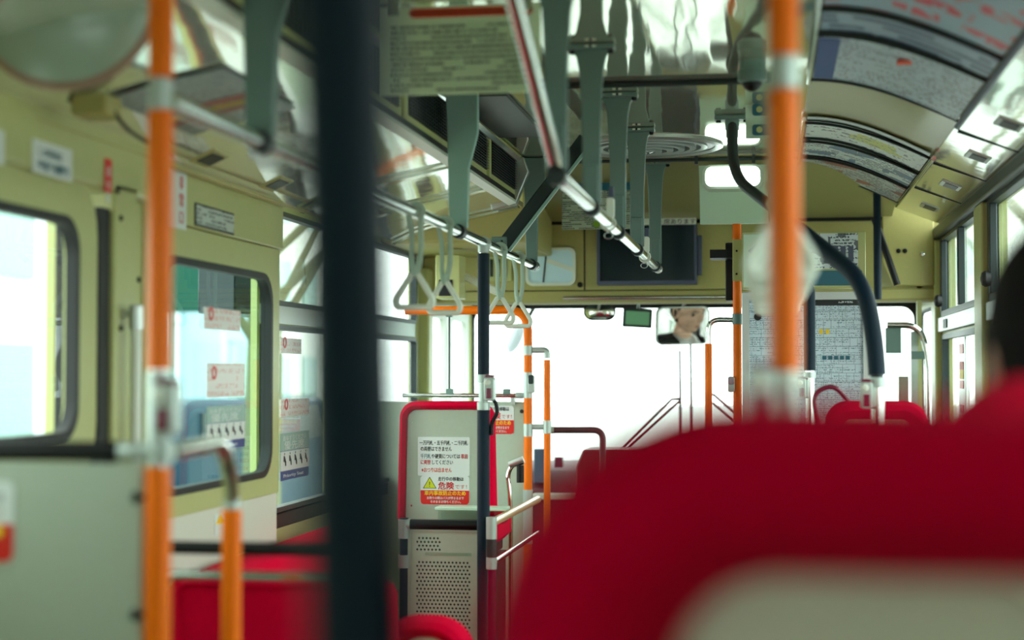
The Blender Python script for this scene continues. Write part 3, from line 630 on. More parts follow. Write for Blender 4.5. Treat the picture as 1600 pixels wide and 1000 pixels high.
for k, y in enumerate((2.45, 2.68, 2.95, 3.25, 3.6, 4.0)):
    strap(XRR, y, ['nearest strap handle on the right rail, blurred behind the orange pole', 'second strap handle of the row behind the orange pole', 'third strap handle of the row behind the orange pole', 'fourth strap handle of the row behind the orange pole', 'fifth strap handle of the row behind the orange pole', 'farthest and lowest-looking strap handle behind the orange pole'][k], 'strap handles on the right rail', [.25, -.2, .15, -.15, .2, 0][k], size=1.08)

# ================================================================== POLES
def pole(label, x, y, z0, z1, segs, name='grab_pole', r=.016, parts=(), group=None, lean=(0, 0)):
    """segs: list of (z0, z1, radius, material, partname)"""
    t = thing(name, label, 'pole', (x, y, z0), group)
    def X(z): return x + lean[0] * (z - CZ)
    def Yy(z): return y + lean[1] * (z - CZ)
    m = MB(); m.tube([(X(z0), Yy(z0), z0), (X(z1), Yy(z1), z1)], r, 20); m.build('tube', M['chrome'], t)
    for a, b, rr_, mt, nm in segs:
        m = MB(); n = 2; m.lathe((X(a), Yy(a), a), (X(b) - X(a), Yy(b) - Yy(a), b - a), [(rr_ - .0015, 0), (rr_, .0015), (rr_, b - a - .0015), (rr_ - .0015, b - a)], 28); m.build(nm, M[mt], t)
    return t
def zat(px, py, Y): return aY(px, py, Y).z
def bell(t, x, y, z, s=1, side=1):
    """stop button unit clamped on a pole"""
    m = MB(); m.prism(rrect(x - .004 * s, x + .030 * s, z - .038 * s, z + .038 * s, .008 * s), 'Y', y - .034 * s, y + .004); m.build('button_housing', M['joint'], t, bev=.003)
    m = MB(); m.prism(rrect(x + .004 * s, x + .022 * s, z - .030 * s, z + .003 * s, .003 * s), 'Y', y - .038 * s, y - .034 * s); m.build('stop_button', M['maroon'], t, bev=.002)
    m = MB(); m.lathe((x + .008 * s, y - .028 * s, z + .022 * s), (0, -1, 0), [(.011 * s, 0), (.011 * s, .010 * s), (.006 * s, .014 * s)], 16); m.build('lamp_lens', M['white'], t)
    m = MB(); m.prism(rrect(x - .002 * s, x + .028 * s, z + .030 * s, z + .046 * s, .005 * s), 'Y', y - .030 * s, y); m.build('button_cap', M['maroon'], t, bev=.003)
# left orange pole
px = aY(249, 500, 2.33).x; Y0 = 2.33
t = pole('orange coated pole on the left with a cast joint and stop button', px, Y0, .36, H, [(zat(248, 122, Y0), H - .02, .0185, 'orange', 'upper_coating'), (zat(248, 172, Y0), zat(248, 124, Y0), .0175, 'joint', 'upper_joint'), (zat(248, 578, Y0), zat(248, 173, Y0), .0185, 'orange', 'middle_coating'), (zat(248, 728, Y0), zat(248, 580, Y0), .0170, 'joint', 'clamp_sleeve'), (.42, zat(248, 730, Y0), .0190, 'orange', 'lower_coating')], r=.014)
bell(t, px + .006, Y0 - .002, zat(255, 640, Y0), 1.0)
ZJ = zat(250, 706, Y0)
m = MB(); m.lathe((px - .062, Y0, ZJ), (1, 0, 0), [(.013, 0), (.015, .004), (.013, .03), (.018, .06), (.018, .08)], 18); m.build('side_joint', M['joint'], t)
m = MB(); m.lathe((px, Y0 + .01, ZJ), (.35, 1, 0), [(.015, 0), (.0125, .02)], 18); m.build('side_joint', M['joint'], t)
for py in (777, 960):
    z = zat(225, py, Y0); m = MB(); m.lathe((px - .015, Y0 - .005, z), (-1, 0, 0), [(.005, 0), (.005, .012), (.010, .014), (.010, .020)], 10); m.build('panel_fixing', M['darkgrey'], t)
# second orange pole and the steel elbow
Y1 = 2.72; p2 = aY(362, 800, Y1)
t = pole('short orange pole carrying a curved steel elbow beside the left orange pole', p2.x, Y1, .0 if Y1 > 2.7 else .36, zat(362, 792, Y1), [(.1, zat(362, 796, Y1), .0170, 'orange', 'coating'), (zat(362, 796, Y1), zat(362, 778, Y1), .0150, 'joint', 'top_joint')], r=.013)
zt = zat(362, 788, Y1)
m = MB(); m.tube(fillet([(px + .012, Y0 + .03, ZJ), (p2.x, Y1, ZJ + .002), (p2.x, Y1, zt - .16)], .17, 14), .0135, 18); m.build('elbow', M['chrome'], t)
# black horizontal rail over the left partition, grey partition
rl = thing('partition_rail', 'thick black padded rail on top of the grey partition at the left edge', 'rail', (-1.15, Y0, ZJ))
m = MB(); m.tube([(XP, Y0, ZJ), (px - .058, Y0, ZJ)], .0150, 20); m.build('padding', M['black'], rl)
pb = aY(172, 730, Y0); m = MB(); m.tube([(pb.x, Y0, ZJ - .012), (pb.x, Y0, ZJ - .026)], .006, 10); m.build('hook_stem', M['darkgrey'], rl)
m = MB(); m.tube([(pb.x + .008 * math.cos(k / 12 * 2 * PI), Y0, ZJ - .034 + .008 * math.sin(k / 12 * 2 * PI)) for k in range(12)], .0022, 8, closed=True); m.build('hook_ring', M['darkgrey'], rl)
pa = thing('partition', 'pale grey green partition panel below the black rail at the left edge', 'partition', (-1.15, Y0, .36))
m = MB(); m.box(XP, px - .022, Y0 - .008, Y0 + .008, .36, ZJ - .017); m.build('panel', M['greypanel'], pa, bev=.003)
st = thing('warning_sticker', 'white and red rounded sticker cut off by the left edge on the grey partition', 'sticker', (-1.4, Y0 - .01, 1.18))
a = aY(-40, 878, Y0 - .01); b = aY(22, 752, Y0 - .01); mid = aY(0, 818, Y0).z
m = MB(); m.prism(rrect(max(a.x, XP + .005), b.x, a.z, b.z, .012), 'Y', Y0 - .0095, Y0 - .008); m.build('sheet', M['paper2'], st)
m = MB(); m.prism(rrect(max(a.x, XP + .005) + .001, b.x - .001, a.z + .001, mid, .012, rr=(.012, .012, .0005, .0005)), 'Y', Y0 - .0105, Y0 - .0095); m.build('red_field', M['signred'], st)
q = aY(6, 829, Y0); m = MB(); m.prism(circle(q.x - .004, q.z, .009), 'Y', Y0 - .012, Y0 - .0105); m.build('yellow_character', M['inkyellow'], st)
text('lettering', 'は', .014, M['ink'], st, (aY(0, 775, Y0).x - .004, Y0 - .0098, aY(0, 782, Y0).z))
text('red_lettering', '！', .014, M['inkred'], st, (aY(2, 800, Y0).x - .002, Y0 - .0098, aY(0, 806, Y0).z))
# twin rails running right of the orange pole (front guard of the seat)
for py, rr_, mt, l in ((855, .0120, 'black', 'black horizontal guard rail behind the short orange pole'), (898, .0095, 'chrome', 'thin polished horizontal guard rail below the black one')):
    A = aY(262, py, 2.9); B = aY(560, py + 2, 2.9)
    t = thing('guard_rail', l, 'rail', (A.x, 2.9, A.z)); m = MB(); m.tube([(A.x - .04, 2.9, A.z), (B.x, 2.9, A.z)], rr_, 16); m.build('bar', M[mt], t)
    for xx in (A.x - .04, B.x): m = MB(); m.lathe((xx - .012, 2.9, A.z), (1, 0, 0), [(rr_ + .002, 0), (rr_ + .002, .024)], 14); m.build('end_socket', M['joint'], t)
A = aY(262, 855, 2.9); B = aY(560, 857, 2.9)
for k, xx in enumerate((A.x - .04, B.x)):
    m = MB(); m.tube([(xx, 2.9, 0), (xx, 2.9, A.z + .03)], .014, 16); o = m.build('guard_post', M['alu']); tag(o, ['aluminium post carrying the left ends of the twin guard rails', 'aluminium post carrying the right ends of the twin guard rails, behind the dark pillar'][k], 'post')
# big blurred dark pole close to the camera
Yn = .80; c1 = aY(536, 0, Yn); c2 = aY(564, 1000, Yn); cm = aY(550, 500, Yn)
t = pole('large dark blue padded pole very close to the camera', cm.x, Yn, .36, H, [(.5, H - .03, .0255, 'navy', 'padding'), (.362, .40, .038, 'joint', 'floor_flange')], r=.016, lean=((c1.x - c2.x) / (c1.z - c2.z), 0))
# navy pole under the left rail
Yp = 5.05; x = XLR
t = pole('slim navy padded pole clamped under the left rail with a stop button', x, Yp, 0, ZR, [(zat(747, 585, Yp), zat(747, 396, Yp), .0185, 'navy', 'upper_padding'), (zat(747, 395, Yp), ZR - .004, .0175, 'joint', 'rail_clamp'), (zat(747, 598, Yp), zat(747, 585, Yp), .0195, 'joint', 'collar'), (zat(747, 630, Yp), zat(747, 598, Yp), .0145, 'joint', 'sleeve'), (zat(747, 641, Yp), zat(747, 628, Yp), .0200, 'joint', 'collar'), (.05, zat(747, 641, Yp), .0195, 'navy', 'lower_padding')], r=.014)
bell(t, x + .010, Yp, zat(757, 608, Yp), .95)
m = MB(); m.tube(fillet([aY(762, 622, Yp), aY(774, 626, Yp), aY(778, 645, Yp), aY(768, 660, Yp), aY(768, 680, Yp)], .03), .006, 10); m.build('cable', M['black'], t)
m = MB(); m.tube([(x, Yp, ZR - .0), (x, Yp + .03, ZR)], .02, 16); m.build('rail_ring', M['joint'], t)
# right bent navy pole from the ceiling
t = thing('bent_grab_pole', 'thick navy pole bending down and right from a ceiling mount to the red seats', 'pole', (.27, 4.3, .0))
top = Vector((-.12, 5.3, H)); mnt = aZ(1146, 205, H)
path = [aY(1144, 215, 5.2), aY(1145, 275, 5.15), aY(1205, 350, 4.95), aY(1340, 450, 4.55), aY(1371, 520, 4.45), aY(1371, 592, 4.45), aY(1371, 700, 4.45)]
full = fillet([Vector((path[0].x, 5.2, H - .005)), path[1], aY(1335, 432, 4.55), Vector((path[5].x, 4.45, path[4].z)), Vector((path[6].x, 4.45, .0))], .10, 12)
full2 = fillet([Vector((path[0].x, 5.2, H - .005)), path[1], aY(1350, 440, 4.5), Vector((path[5].x, 4.45, 1.50)), Vector((path[6].x, 4.45, .0))], .13, 14)
m = MB(); m.tube(full2, .0165, 20); m.build('steel_tube', M['darkgrey'], t)
# padded stretch: sample of the same curve between pixel heights 335 and 590
zA, zB = aY(1260, 345, 4.8).z, zat(1371, 592, 4.45)
dense = []
for a_, b_ in zip(full2, full2[1:]):
    n_ = max(1, int((b_ - a_).length / .02))
    for k in range(n_): dense.append(a_.lerp(b_, k / n_))
seg = [p for p in dense if zB <= p.z <= zA]
m = MB(); m.tube(seg, .0228, 22); m.build('padding', M['navy'], t)
m = MB(); m.tube([Vector((path[5].x, 4.45, zB - .022)), Vector((path[5].x, 4.45, zB + .004))], .0235, 20); m.build('collar', M['joint'], t)
m = MB(); m.tube([Vector((path[5].x, 4.45, zB - .14)), Vector((path[5].x, 4.45, zB - .02))], .0185, 20); m.build('lower_sleeve', M['chrome'], t)
bell(t, path[5].x - .042, 4.44, zat(1362, 617, 4.45), .9)
xm = path[0].x
m = MB(); m.box(xm - .054, xm + .054, 5.175, 5.225, H - .016, H - .001); m.build('ceiling_plate', M['hang'], t, bev=.003)
m = MB(); m.lathe((xm, 5.2, H - .014), (0, 0, -1), [(.022, 0), (.022, .03), (.019, .034), (.019, .055)], 18); m.build('socket', M['hang'], t)
for sx in (-.042, .042): m = MB(); m.lathe((xm + sx, 5.2, H - .014), (0, 0, -1), [(.008, 0), (.008, .008)], 10); m.build('bolt', M['black'], t)
# second navy pole behind the straps
Yq = 5.3; xq = aY(1265, 530, Yq).x
t = thing('bent_grab_pole', 'slim navy pole curving down from the right rail behind the strap handles', 'pole', (xq, Yq, 0))
pth = fillet([(XRR, 5.3, ZR), (XRR + .03, Yq, ZR - .12), (xq, Yq, zat(1265, 440, Yq)), (xq, Yq, 0)], .09, 10)
m = MB(); m.tube(pth, .0145, 18); m.build('steel_tube', M['chrome'], t)
dense = []
for a_, b_ in zip(pth, pth[1:]):
    n_ = max(1, int((b_ - a_).length / .02))
    for k in range(n_): dense.append(a_.lerp(b_, k / n_))
zb = zat(1265, 583, Yq); m = MB(); m.tube([p for p in dense if zb <= p.z <= ZR - .05], .0180, 20); m.build('padding', M['navy'], t)
m = MB(); m.tube([(xq, Yq, zb - .015), (xq, Yq, zb + .003)], .0190, 18); m.build('collar', M['joint'], t)
bell(t, xq - .036, Yq - .005, zat(1252, 607, Yq), .8)
# far black pole right of the map board
xk = aY(1371, 400, 6.7); m = MB(); m.tube([(xk.x, 6.7, zat(1371, 468, 6.7)), (xk.x, 6.7, 2.16)], .015, 16); o = m.build('ceiling_pole', M['navy']); tag(o, 'short dark pole dropping from the ceiling right of the route map board', 'pole')
# near right orange pole
Yo = 2.08; xo = aY(1226, 400, Yo).x
t = pole('bright orange coated pole in the right foreground with pale joints', xo, Yo, .36, H, [(zat(1225, 88, Yo), H - .02, .0190, 'orange', 'upper_coating'), (zat(1225, 140, Yo), zat(1225, 88, Yo), .0195, 'joint', 'upper_joint'), (zat(1227, 580, Yo), zat(1225, 141, Yo), .0190, 'orange', 'middle_coating'), (zat(1227, 602, Yo), zat(1227, 581, Yo), .0200, 'white', 'collar'), (.42, zat(1227, 603, Yo), .0165, 'joint', 'lower_sleeve')], r=.014)
bell(t, xo - .040, Yo - .002, zat(1210, 620, Yo), .9)
# left front orange hoop
Yh = 6.35; xh = aY(825, 600, Yh).x; zh = zat(700, 485, Yh)
t = thing('hoop_rail', 'orange hoop rail by the front door, arching from its pole to the left wall', 'rail', (xh, Yh, 0))
m = MB(); m.tube(fillet([(XL + .09, Yh, zh), (xh, Yh, zh), (xh, Yh, 0)], .085, 12), .0165, 20); m.build('orange_tube', M['orange'], t)
for pya, pyb, rr_ in ((555, 540, .0185), (582, 622, .0180), (662, 682, .0185), (765, 850, .0190)):
    m = MB(); m.tube([(xh, Yh, zat(825, pya, Yh)), (xh, Yh, zat(825, pyb, Yh))], rr_, 18); m.build('clamp' if pya != 765 else 'lower_sleeve', M['joint'], t)
zc = zat(825, 605, Yh)
m = MB(); m.prism(rrect(xh + .004, xh + .028, zat(825, 614, Yh) - 0, zat(825, 587, Yh), .008), 'Y', Yh - .03, Yh); m.build('stop_button_unit', M['joint'], t, bev=.002)
m = MB(); m.prism(rrect(xh + .006, xh + .026, zat(825, 600, Yh), zat(825, 586, Yh), .006), 'Y', Yh - .032, Yh - .004); m.build('button_cap', M['darkgrey'], t)
x2 = aY(855, 620, Yh).x; z2 = zat(840, 547, Yh)
t = thing('hoop_rail', 'thinner orange pole clamped beside the front hoop rail', 'rail', (x2, Yh, 0))
m = MB(); m.tube([(x2, Yh, 0), (x2, Yh, zat(855, 562, Yh))], .0130, 18); m.build('orange_tube', M['orange'], t)
m = MB(); m.tube(fillet([(xh + .018, Yh, z2), (x2, Yh, z2), (x2, Yh, zat(855, 560, Yh))], .03, 8), .0118, 16); m.build('elbow', M['joint'], t)
m = MB(); m.tube([(xh + .016, Yh, zat(825, 667, Yh)), (x2, Yh, zat(825, 667, Yh))], .010, 16); m.build('link_tube', M['joint'], t)
m = MB(); m.tube([(x2, Yh, zat(825, 677, Yh)), (x2, Yh, zat(825, 657, Yh))], .0160, 18); m.build('clamp', M['joint'], t)
# steel bar in front of the door and the grey panel behind it
zb2 = zat(740, 618, Yh)
t = thing('door_guard_rail', 'polished horizontal bar from the left wall to the orange hoop rail', 'rail', (-1.2, Yh, zb2))
m = MB(); m.tube([(XL + .08, Yh, zb2), (xh - .016, Yh, zb2)], .0085, 16); m.build('bar', M['chrome'], t)
for pxx in (703, 792): xx = aY(pxx, 612, Yh).x; m = MB(); m.prism(rrect(xx - .014, xx + .014, zb2 + .004, zb2 + .026, .003), 'Y', Yh - .012, Yh + .01); m.build('clip', M['hang'], t, bev=.002)
m = MB(); m.lathe((xh - .048, Yh, zb2), (1, 0, 0), [(.012, 0), (.013, .02), (.010, .035)], 14); m.build('end_socket', M['joint'], t)
t = thing('curtain_rod', 'thin upright dark rod between the orange hoop and the steel bar by the front door', 'rod', (-1.2, Yh, zb2))
xx = aY(702, 550, Yh).x; m = MB(); m.tube([(xx, Yh, zb2 + .01), (xx, Yh, zh - .012)], .0035, 8); m.build('rod', M['darkgrey'], t)
m = MB(); m.prism(rrect(xx - .012, xx + .012, zh - .026, zh - .01, .003), 'Y', Yh - .012, Yh + .01); m.build('clip', M['hang'], t)
t = thing('front_partition', 'grey green partition panel below the steel bar beside the front orange hoop', 'partition', (-1.2, Yh + .1, 0))
m = MB(); m.box(aY(560, 700, Yh).x, xh - .010, Yh + .02, Yh + .035, .02, zat(825, 628, Yh)); m.build('panel', M['greypanel'], t, bev=.003)
q = aY(814, 643, Yh); m = MB(); m.lathe((q.x, Yh + .02, q.z), (0, -1, 0), [(.008, 0), (.007, .005)], 12); m.build('screw', M['darkgrey'], t)
xx = aY(801, 622, Yh).x; m = MB(); m.box(xx - .008, xx + .008, Yh - .002, Yh + .03, zat(825, 632, Yh), zb2 - .008); m.build('mount', M['joint'], t)

# ---- danger stickers (same design in three places)
def danger(t, x0, x1, z0, z1, y, full=True):
    wd, ht = x1 - x0, z1 - z0
    m = MB(); m.prism(rrect(x0, x1, z0, z1, .07 * wd), 'Y', y - .0015, y); m.build('sheet', M['paper2'], t)
    m = MB(); m.prism(rrect(x0 + .004 * wd, x1 - .004 * wd, z0 + .004 * wd, z0 + ht * .49, .07 * wd, rr=(.068 * wd, .068 * wd, .001, .001)), 'Y', y - .0022, y - .0015); m.build('red_field', M['signred'], t)
    text('black_lettering', '走行中の移動は', ht * .15, M['ink'], t, (x0 + wd * .36, y - .0018, z0 + ht * .83), width=wd * .52, bold=.02)
    text('red_lettering', '危険', ht * .27, M['inkred'], t, (x0 + wd * .36, y - .0018, z0 + ht * .55), width=wd * .32, bold=.03)
    text('red_lettering', 'です！', ht * .16, M['inkred'], t, (x0 + wd * .70, y - .0018, z0 + ht * .56), width=wd * .24)
    text('yellow_lettering', '車内事故防止のため', ht * .17, M['inkyellow'], t, (x0 + wd * .08, y - .0026, z0 + ht * .335), width=wd * .84, bold=.03)
    text('white_lettering', 'お降りの際はバスが停まるまで', ht * .105, M['paper2'], t, (x0 + wd * .13, y - .0026, z0 + ht * .19), width=wd * .75, bold=.02)
    text('white_lettering', 'そのままお待ちください。', ht * .105, M['paper2'], t, (x0 + wd * .2, y - .0026, z0 + ht * .06), width=wd * .62, bold=.02)
    cx, cz, rr_ = x0 + wd * .19, z0 + ht * .555, wd * .14
    tri = lambda k: [(cx - rr_ * k, cz - .0 + (1 - k) * rr_ * .5), (cx + rr_ * k, cz + (1 - k) * rr_ * .5), (cx, cz + rr_ * 1.65 * k + (1 - k) * rr_ * .5)]
    m = MB(); m.prism(tri(1), 'Y', y - .0021, y - .0015); m.build('triangle_border', M['ink'], t, smooth=False)
    m = MB(); m.prism(tri(.86), 'Y', y - .0027, y - .0021); m.build('triangle_field', M['warnyellow'], t, smooth=False)
    m = MB(); m.prism([(cx - rr_ * .07, cz + rr_ * .95), (cx - rr_ * .03, cz + rr_ * .45), (cx + rr_ * .03, cz + rr_ * .45), (cx + rr_ * .07, cz + rr_ * .95)], 'Y', y - .0032, y - .0027); m.prism(circle(cx, cz + rr_ * .28, rr_ * .07, 10), 'Y', y - .0032, y - .0027); m.build('exclamation_mark', M['ink'], t)
a = aY(735, 678, Yh + .018); b = aY(803, 634, Yh + .018)
t = thing('warning_sticker', 'danger sticker on the grey front partition, partly hidden by the black cable', 'sticker', (b.x, Yh + .02, a.z)); danger(t, b.x - .165, b.x, a.z, b.z, Yh + .02)

# ================================================================== SEATS
def back_outline(x0, x1, z0, z1, rt, inset=0., flare=0., n=10):
    r = max(.012, rt - inset * .8)
    pts = rrect(x0 + inset, x1 - inset, z0 + inset * .12, z1 - inset, r, n, rr=(.02, .02, r, r))
    cx = (x0 + x1) / 2
    return [(cx + (a - cx) * (1 + flare * (1 - (b - z0) / (z1 - z0))), b) for a, b in pts]
def seat(label, x0, x1, y, ztop, zcush, zfl, rt=.08, rim=.06, flare=.0, shell='seatshell', group=None, puff=.035, depth=.11, shell_bottom=None, lean=.12, grab=False, bench=False, tuck=False, plinth=None):
    """y = rearmost face of the back; passengers face +Y"""
    t = thing('bus_seat', label, 'seat', ((x0 + x1) / 2, y, zfl), group)
    zb = zcush - .02
    prof_ = [(rim, puff * .9), (rim * .82, puff * .25), (rim * .5, 0.), (rim * .2, puff * .25), (0, puff), (0, puff + (depth - 2 * puff) * .5), (rim * .1, depth - puff * .8), (rim * .45, depth - puff * .1), (rim * 1.2, depth)]
    if tuck: prof_ = [(rim, .13), (rim * .97, .10), (rim * .88, .055), (rim * .62, .018), (rim * .40, .004), (rim * .2, .004), (rim * .06, .02), (0, .045), (0, .10), (rim * .2, .14), (rim * .6, .165), (rim * 1.2, depth)]
    sd_ = .09 if tuck else 0
    loops = []
    for ins, d in prof_:
        lp = back_outline(x0, x1, zb, ztop, rt, ins, flare)
        loops.append([Vector((a, y + d + (b - ztop) * -lean * -1 * 1.0 if False else y + d + (ztop - b) * lean, b)) for a, b in lp])
    m = MB(); m.layers(loops); m.build('backrest', M['red'], t)
    # hard shell let into the rear
    sb = shell_bottom if shell_bottom is not None else zb + .01
    lp0 = [(a, max(b, sb)) for a, b in back_outline(x0, x1, zb, ztop, rt, rim * .95, flare)]
    def at_(lp, d): return [Vector((a, y + d + (ztop - b) * lean, b)) for a, b in lp]
    lp1 = [(a, max(b, sb)) for a, b in back_outline(x0, x1, zb, ztop, rt, rim * 1.05, flare)]
    m = MB(); m.layers([at_(lp0, puff * 1.2 + sd_), at_(lp0, puff * .75 + sd_ * .6), at_(lp1, puff * .62 + sd_ * .6)]); m.build('back_shell', M[shell], t)
    yb = y + (ztop - zcush) * lean
    # cushion
    m = MB(); cl_ = []
    for ins, z in ((.02, zcush - .10), (0, zcush - .08), (0, zcush - .02), (.015, zcush - .004), (.05, zcush + .006)):
        cl_.append([Vector((a, b, z)) for a, b in rrect(x0 + ins, x1 - ins, yb + ins + .02, yb + .46 - ins, .05, 6)])
    m.layers(cl_); m.build('seat_cushion', M['red'], t)
    m = MB(); m.box(x0 + .03, x1 - .03, yb + .04, yb + .42, zcush - .14, zcush - .09); m.build('seat_frame', M['darkgrey'], t, bev=.005)
    for lx in (x0 + .07, x1 - .07):
        for ly in (yb + .08, yb + .38):
            m = MB(); m.tube([(lx, ly, zfl), (lx, ly, zcush - .11)], .016, 12); m.build('leg', M['alu'], t)
    if plinth: m = MB(); m.box(x0 + .01, x1 - .01, y + .002, y + .012, zfl + .005, zb - .002); m.build('back_skirt', M['black'], t)  # dark sheet added so the holes of the perforated screen read as shade
    if plinth: m = MB(); m.box(x0 + .02, x1 - .02, yb + .02, yb + .42, zfl + .005, zcush - .145); m.build('plinth', M['darkgrey'], t)  # dark box added for the shade behind the perforated screen
    if grab:
        m = MB(); xg = grab; m.tube(fillet([(xg - .025, y + .04, ztop - .10), (xg - .045, y + .035, ztop + .02), (xg + .01, y + .035, ztop + .045), (xg + .055, y + .045, ztop - .005)], .03, 8), .0065, 12); m.build('grab_loop', M['maroon'], t)
    return t
# foreground seat: wide red back with a grey shell, close to the camera
Ys = .80
xa = -.143; zt = zat(1100, 630, Ys)
seat('huge blurred red double seat back filling the lower right foreground', xa, XR - .015, Ys, zt, .82, .36, rt=.13, rim=.098, flare=.04, puff=.05, depth=.17, lean=.03, tuck=True)
# passenger's single seat ahead, by the right window
Y2 = 1.42; xb_ = aY(1452, 640, Y2).x
seat('blurred red window seat with raised back beyond the foreground seat on the right', xb_, XR - .03, Y2, zat(1550, 588, Y2), .80, .36, rt=.09, rim=.055, puff=.04, depth=.12, lean=.03)
# right row seats farther on
Yr = 4.15
seat('red seat back with a grab loop just behind the bent navy pole on the right', aY(1290, 640, 4.58).x, aY(1452, 640, 4.58).x, 4.58, zat(1320, 626, 4.58), .78, .0, rt=.06, rim=.05, grab=aY(1297, 640, 4.58).x)
seat('dark red seat right of the aisle behind the two orange front poles', -.12, .28, 2.75, 1.17, .72, .0, rt=.06, rim=.05)
# left side seats
Yl = 3.05
seat('red seat with plain fabric back low on the left behind the orange poles', aY(268, 905, Yl).x, aY(268, 905, Yl).x + .43, Yl, zat(400, 908, Yl), .72, .0, rt=.03, rim=.012, puff=.02, depth=.09, shell='red')
t = thing('bench_seat', 'red side bench seat along the left wall below the stickered window', 'seat', (XL + .2, 4.9, 0))
m = MB(); cl_ = []
for ins, z in ((.02, .60), (0, .62), (0, .93), (.01, .96), (.03, .97)): cl_.append([Vector((a, b, z)) for a, b in rrect(XP + .012 + ins, XP + .14 - ins, 3.75 + ins, 5.25 - ins, .03, 5)])
m.layers(cl_); m.build('backrest', M['red'], t)
m = MB(); cl_ = []
for ins, z in ((.01, .44), (0, .46), (0, .52), (.015, .54), (.04, .55)): cl_.append([Vector((a, b, z)) for a, b in rrect(XP + .012 + ins, XP + .52 - ins, 3.75 + ins, 5.10 - ins, .04, 5)])
m.layers(cl_); m.build('seat_cushion', M['red'], t)
m = MB(); m.box(XP + .03, XP + .46, 3.8, 5.05, 0.0, .44); m.build('plinth', M['greypanel'], t, bev=.005)
# rounded red seat at the bottom behind the dark pillar
seat('dark pinkish red seat top at the bottom, in front of the perforated panel', aY(590, 970, 3.7).x, aY(735, 985, 3.7).x, 3.7, zat(690, 966, 3.7), .62, .0, rt=.09, rim=.05)
# grey backed seat with the notices
Yg = 5.35; xg0 = aY(622, 760, Yg).x; xg1 = aY(768, 700, Yg).x
gs = seat('grey backed red edged single seat with two notices, behind the slim navy pole', xg0, xg1, Yg, zat(690, 627, Yg), .975, .0, rt=.055, rim=.028, flare=.06, puff=.03, depth=.11, lean=.0, shell='greypanel', plinth=True)
yn = Yg + .0185
st = thing('fare_notice', 'white notice of black and red Japanese lines on the grey seat back', 'notice', (0, 0, 0))
a = aY(653, 743, yn); b = aY(734, 683, yn); st.location = (a.x, yn, a.z)
m = MB(); m.prism(rrect(a.x, b.x, a.z, b.z, .004), 'Y', yn - .0015, yn + .001); m.build('sheet', M['paper2'], st)
W_ = b.x - a.x; hh = b.z - a.z; y_ = yn - .0018
def ln(nm, s, mt, u, v, wd, h=.13): text(nm, s, hh * h, M[mt], st, (a.x + W_ * u, y_, a.z + hh * v), width=W_ * wd, bold=.012)
ln('black_lettering', '一万円札・五千円札・二千円札', 'ink', .03, .80, .93); ln('black_lettering', 'の両替はできません', 'ink', .05, .645, .60)
ln('green_lettering', '千円札', 'inkteal', .05, .455, .20); ln('black_lettering', 'や硬貨については', 'ink', .26, .455, .55); ln('red_lettering', '事前', 'inkred', .83, .455, .13)
ln('red_lettering', 'に両替', 'inkred', .05, .30, .19); ln('black_lettering', 'してください', 'ink', .26, .30, .40); ln('red_lettering', '※おつりは出ません', 'orangeink', .07, .10, .58)
a = aY(657, 788, yn); b = aY(733.5, 743.5, yn)
st = thing('warning_sticker', 'danger sticker with yellow triangle under the white notice on the grey seat back', 'sticker', (a.x, yn, a.z)); danger(st, a.x, b.x, a.z, b.z, yn + .0005)
for q in ((643, 790), (645, 660)): p = aY(*q, yn); m = MB(); m.lathe((p.x, yn + .001, p.z), (0, -1, 0), [(.004, 0), (.003, .003)], 10); o = m.build('screw', M['chrome'], gs)
# perforated panel, padded rail and clear tray
Yv = 5.12
pf = thing('perforated_panel', 'pale perforated metal screen under the black rail beside the slim navy pole', 'screen', (-1.1, Yv, .2))
a = aY(640, 1090, Yv); b = aY(742, 829, Yv)
m = MB(); step = .0118; x0p, x1p, z0p, z1p = a.x, b.x + .01, .25, b.z
nx = int((x1p - x0p - .03) / step)
def holes(zlo, zhi, xlo, xhi):
    """staggered grid sheet with square holes set on their corners"""
    nz = int(round((zhi - zlo) / step)); nxx = int((xhi - xlo) / step)
    for j in range(nz):
        odd = j % 2; zr = zlo + j * step
        if odd:
            for xe_ in (xlo, xlo + (nxx - .5) * step): m._add([(xe_, Yv, zr), (xe_ + step / 2, Yv, zr), (xe_ + step / 2, Yv, zr + step), (xe_, Yv, zr + step)], [(0, 1, 2, 3)])
        for i in range(nxx - odd):
            cx = xlo + (i + .5 + odd * .5) * step; cz = zlo + (j + .5) * step; h_ = step / 2
            for k_ in (0,):
                r_h = step * .36; o_ = [(cx - h_, cz - h_), (cx, cz - h_), (cx + h_, cz - h_), (cx + h_, cz), (cx + h_, cz + h_), (cx, cz + h_), (cx - h_, cz + h_), (cx - h_, cz)]
                i_ = [(cx - r_h / 2, cz - r_h / 2), (cx, cz - r_h), (cx + r_h / 2, cz - r_h / 2), (cx + r_h, cz), (cx + r_h / 2, cz + r_h / 2), (cx, cz + r_h), (cx - r_h / 2, cz + r_h / 2), (cx - r_h, cz)]
                m._add([(p_[0], Yv, p_[1]) for p_ in o_ + i_], [(q_, (q_ + 1) % 8, 8 + (q_ + 1) % 8, 8 + q_) for q_ in range(8)])
    return xlo + nxx * step, zlo + nz * step
xl = x0p + .018; zt1 = zat(690, 876, Yv); nzz = int(round((zt1 - z0p - .02) / step)); zlo = zt1 - nzz * step
xe, ze = holes(zlo, zt1, xl, x1p - .01)
zt2 = zat(690, 836, Yv); zb2_ = zat(690, 862, Yv); xm2 = xl + int((x1p - .01 - xl) / step) * step
xe2, ze2 = holes(zb2_, zt2, xl, xl + .085)
def bx(x0, x1, z0, z1): m._add([(x0, Yv, z0), (x1, Yv, z0), (x1, Yv, z1), (x0, Yv, z1)], [(0, 1, 2, 3)])
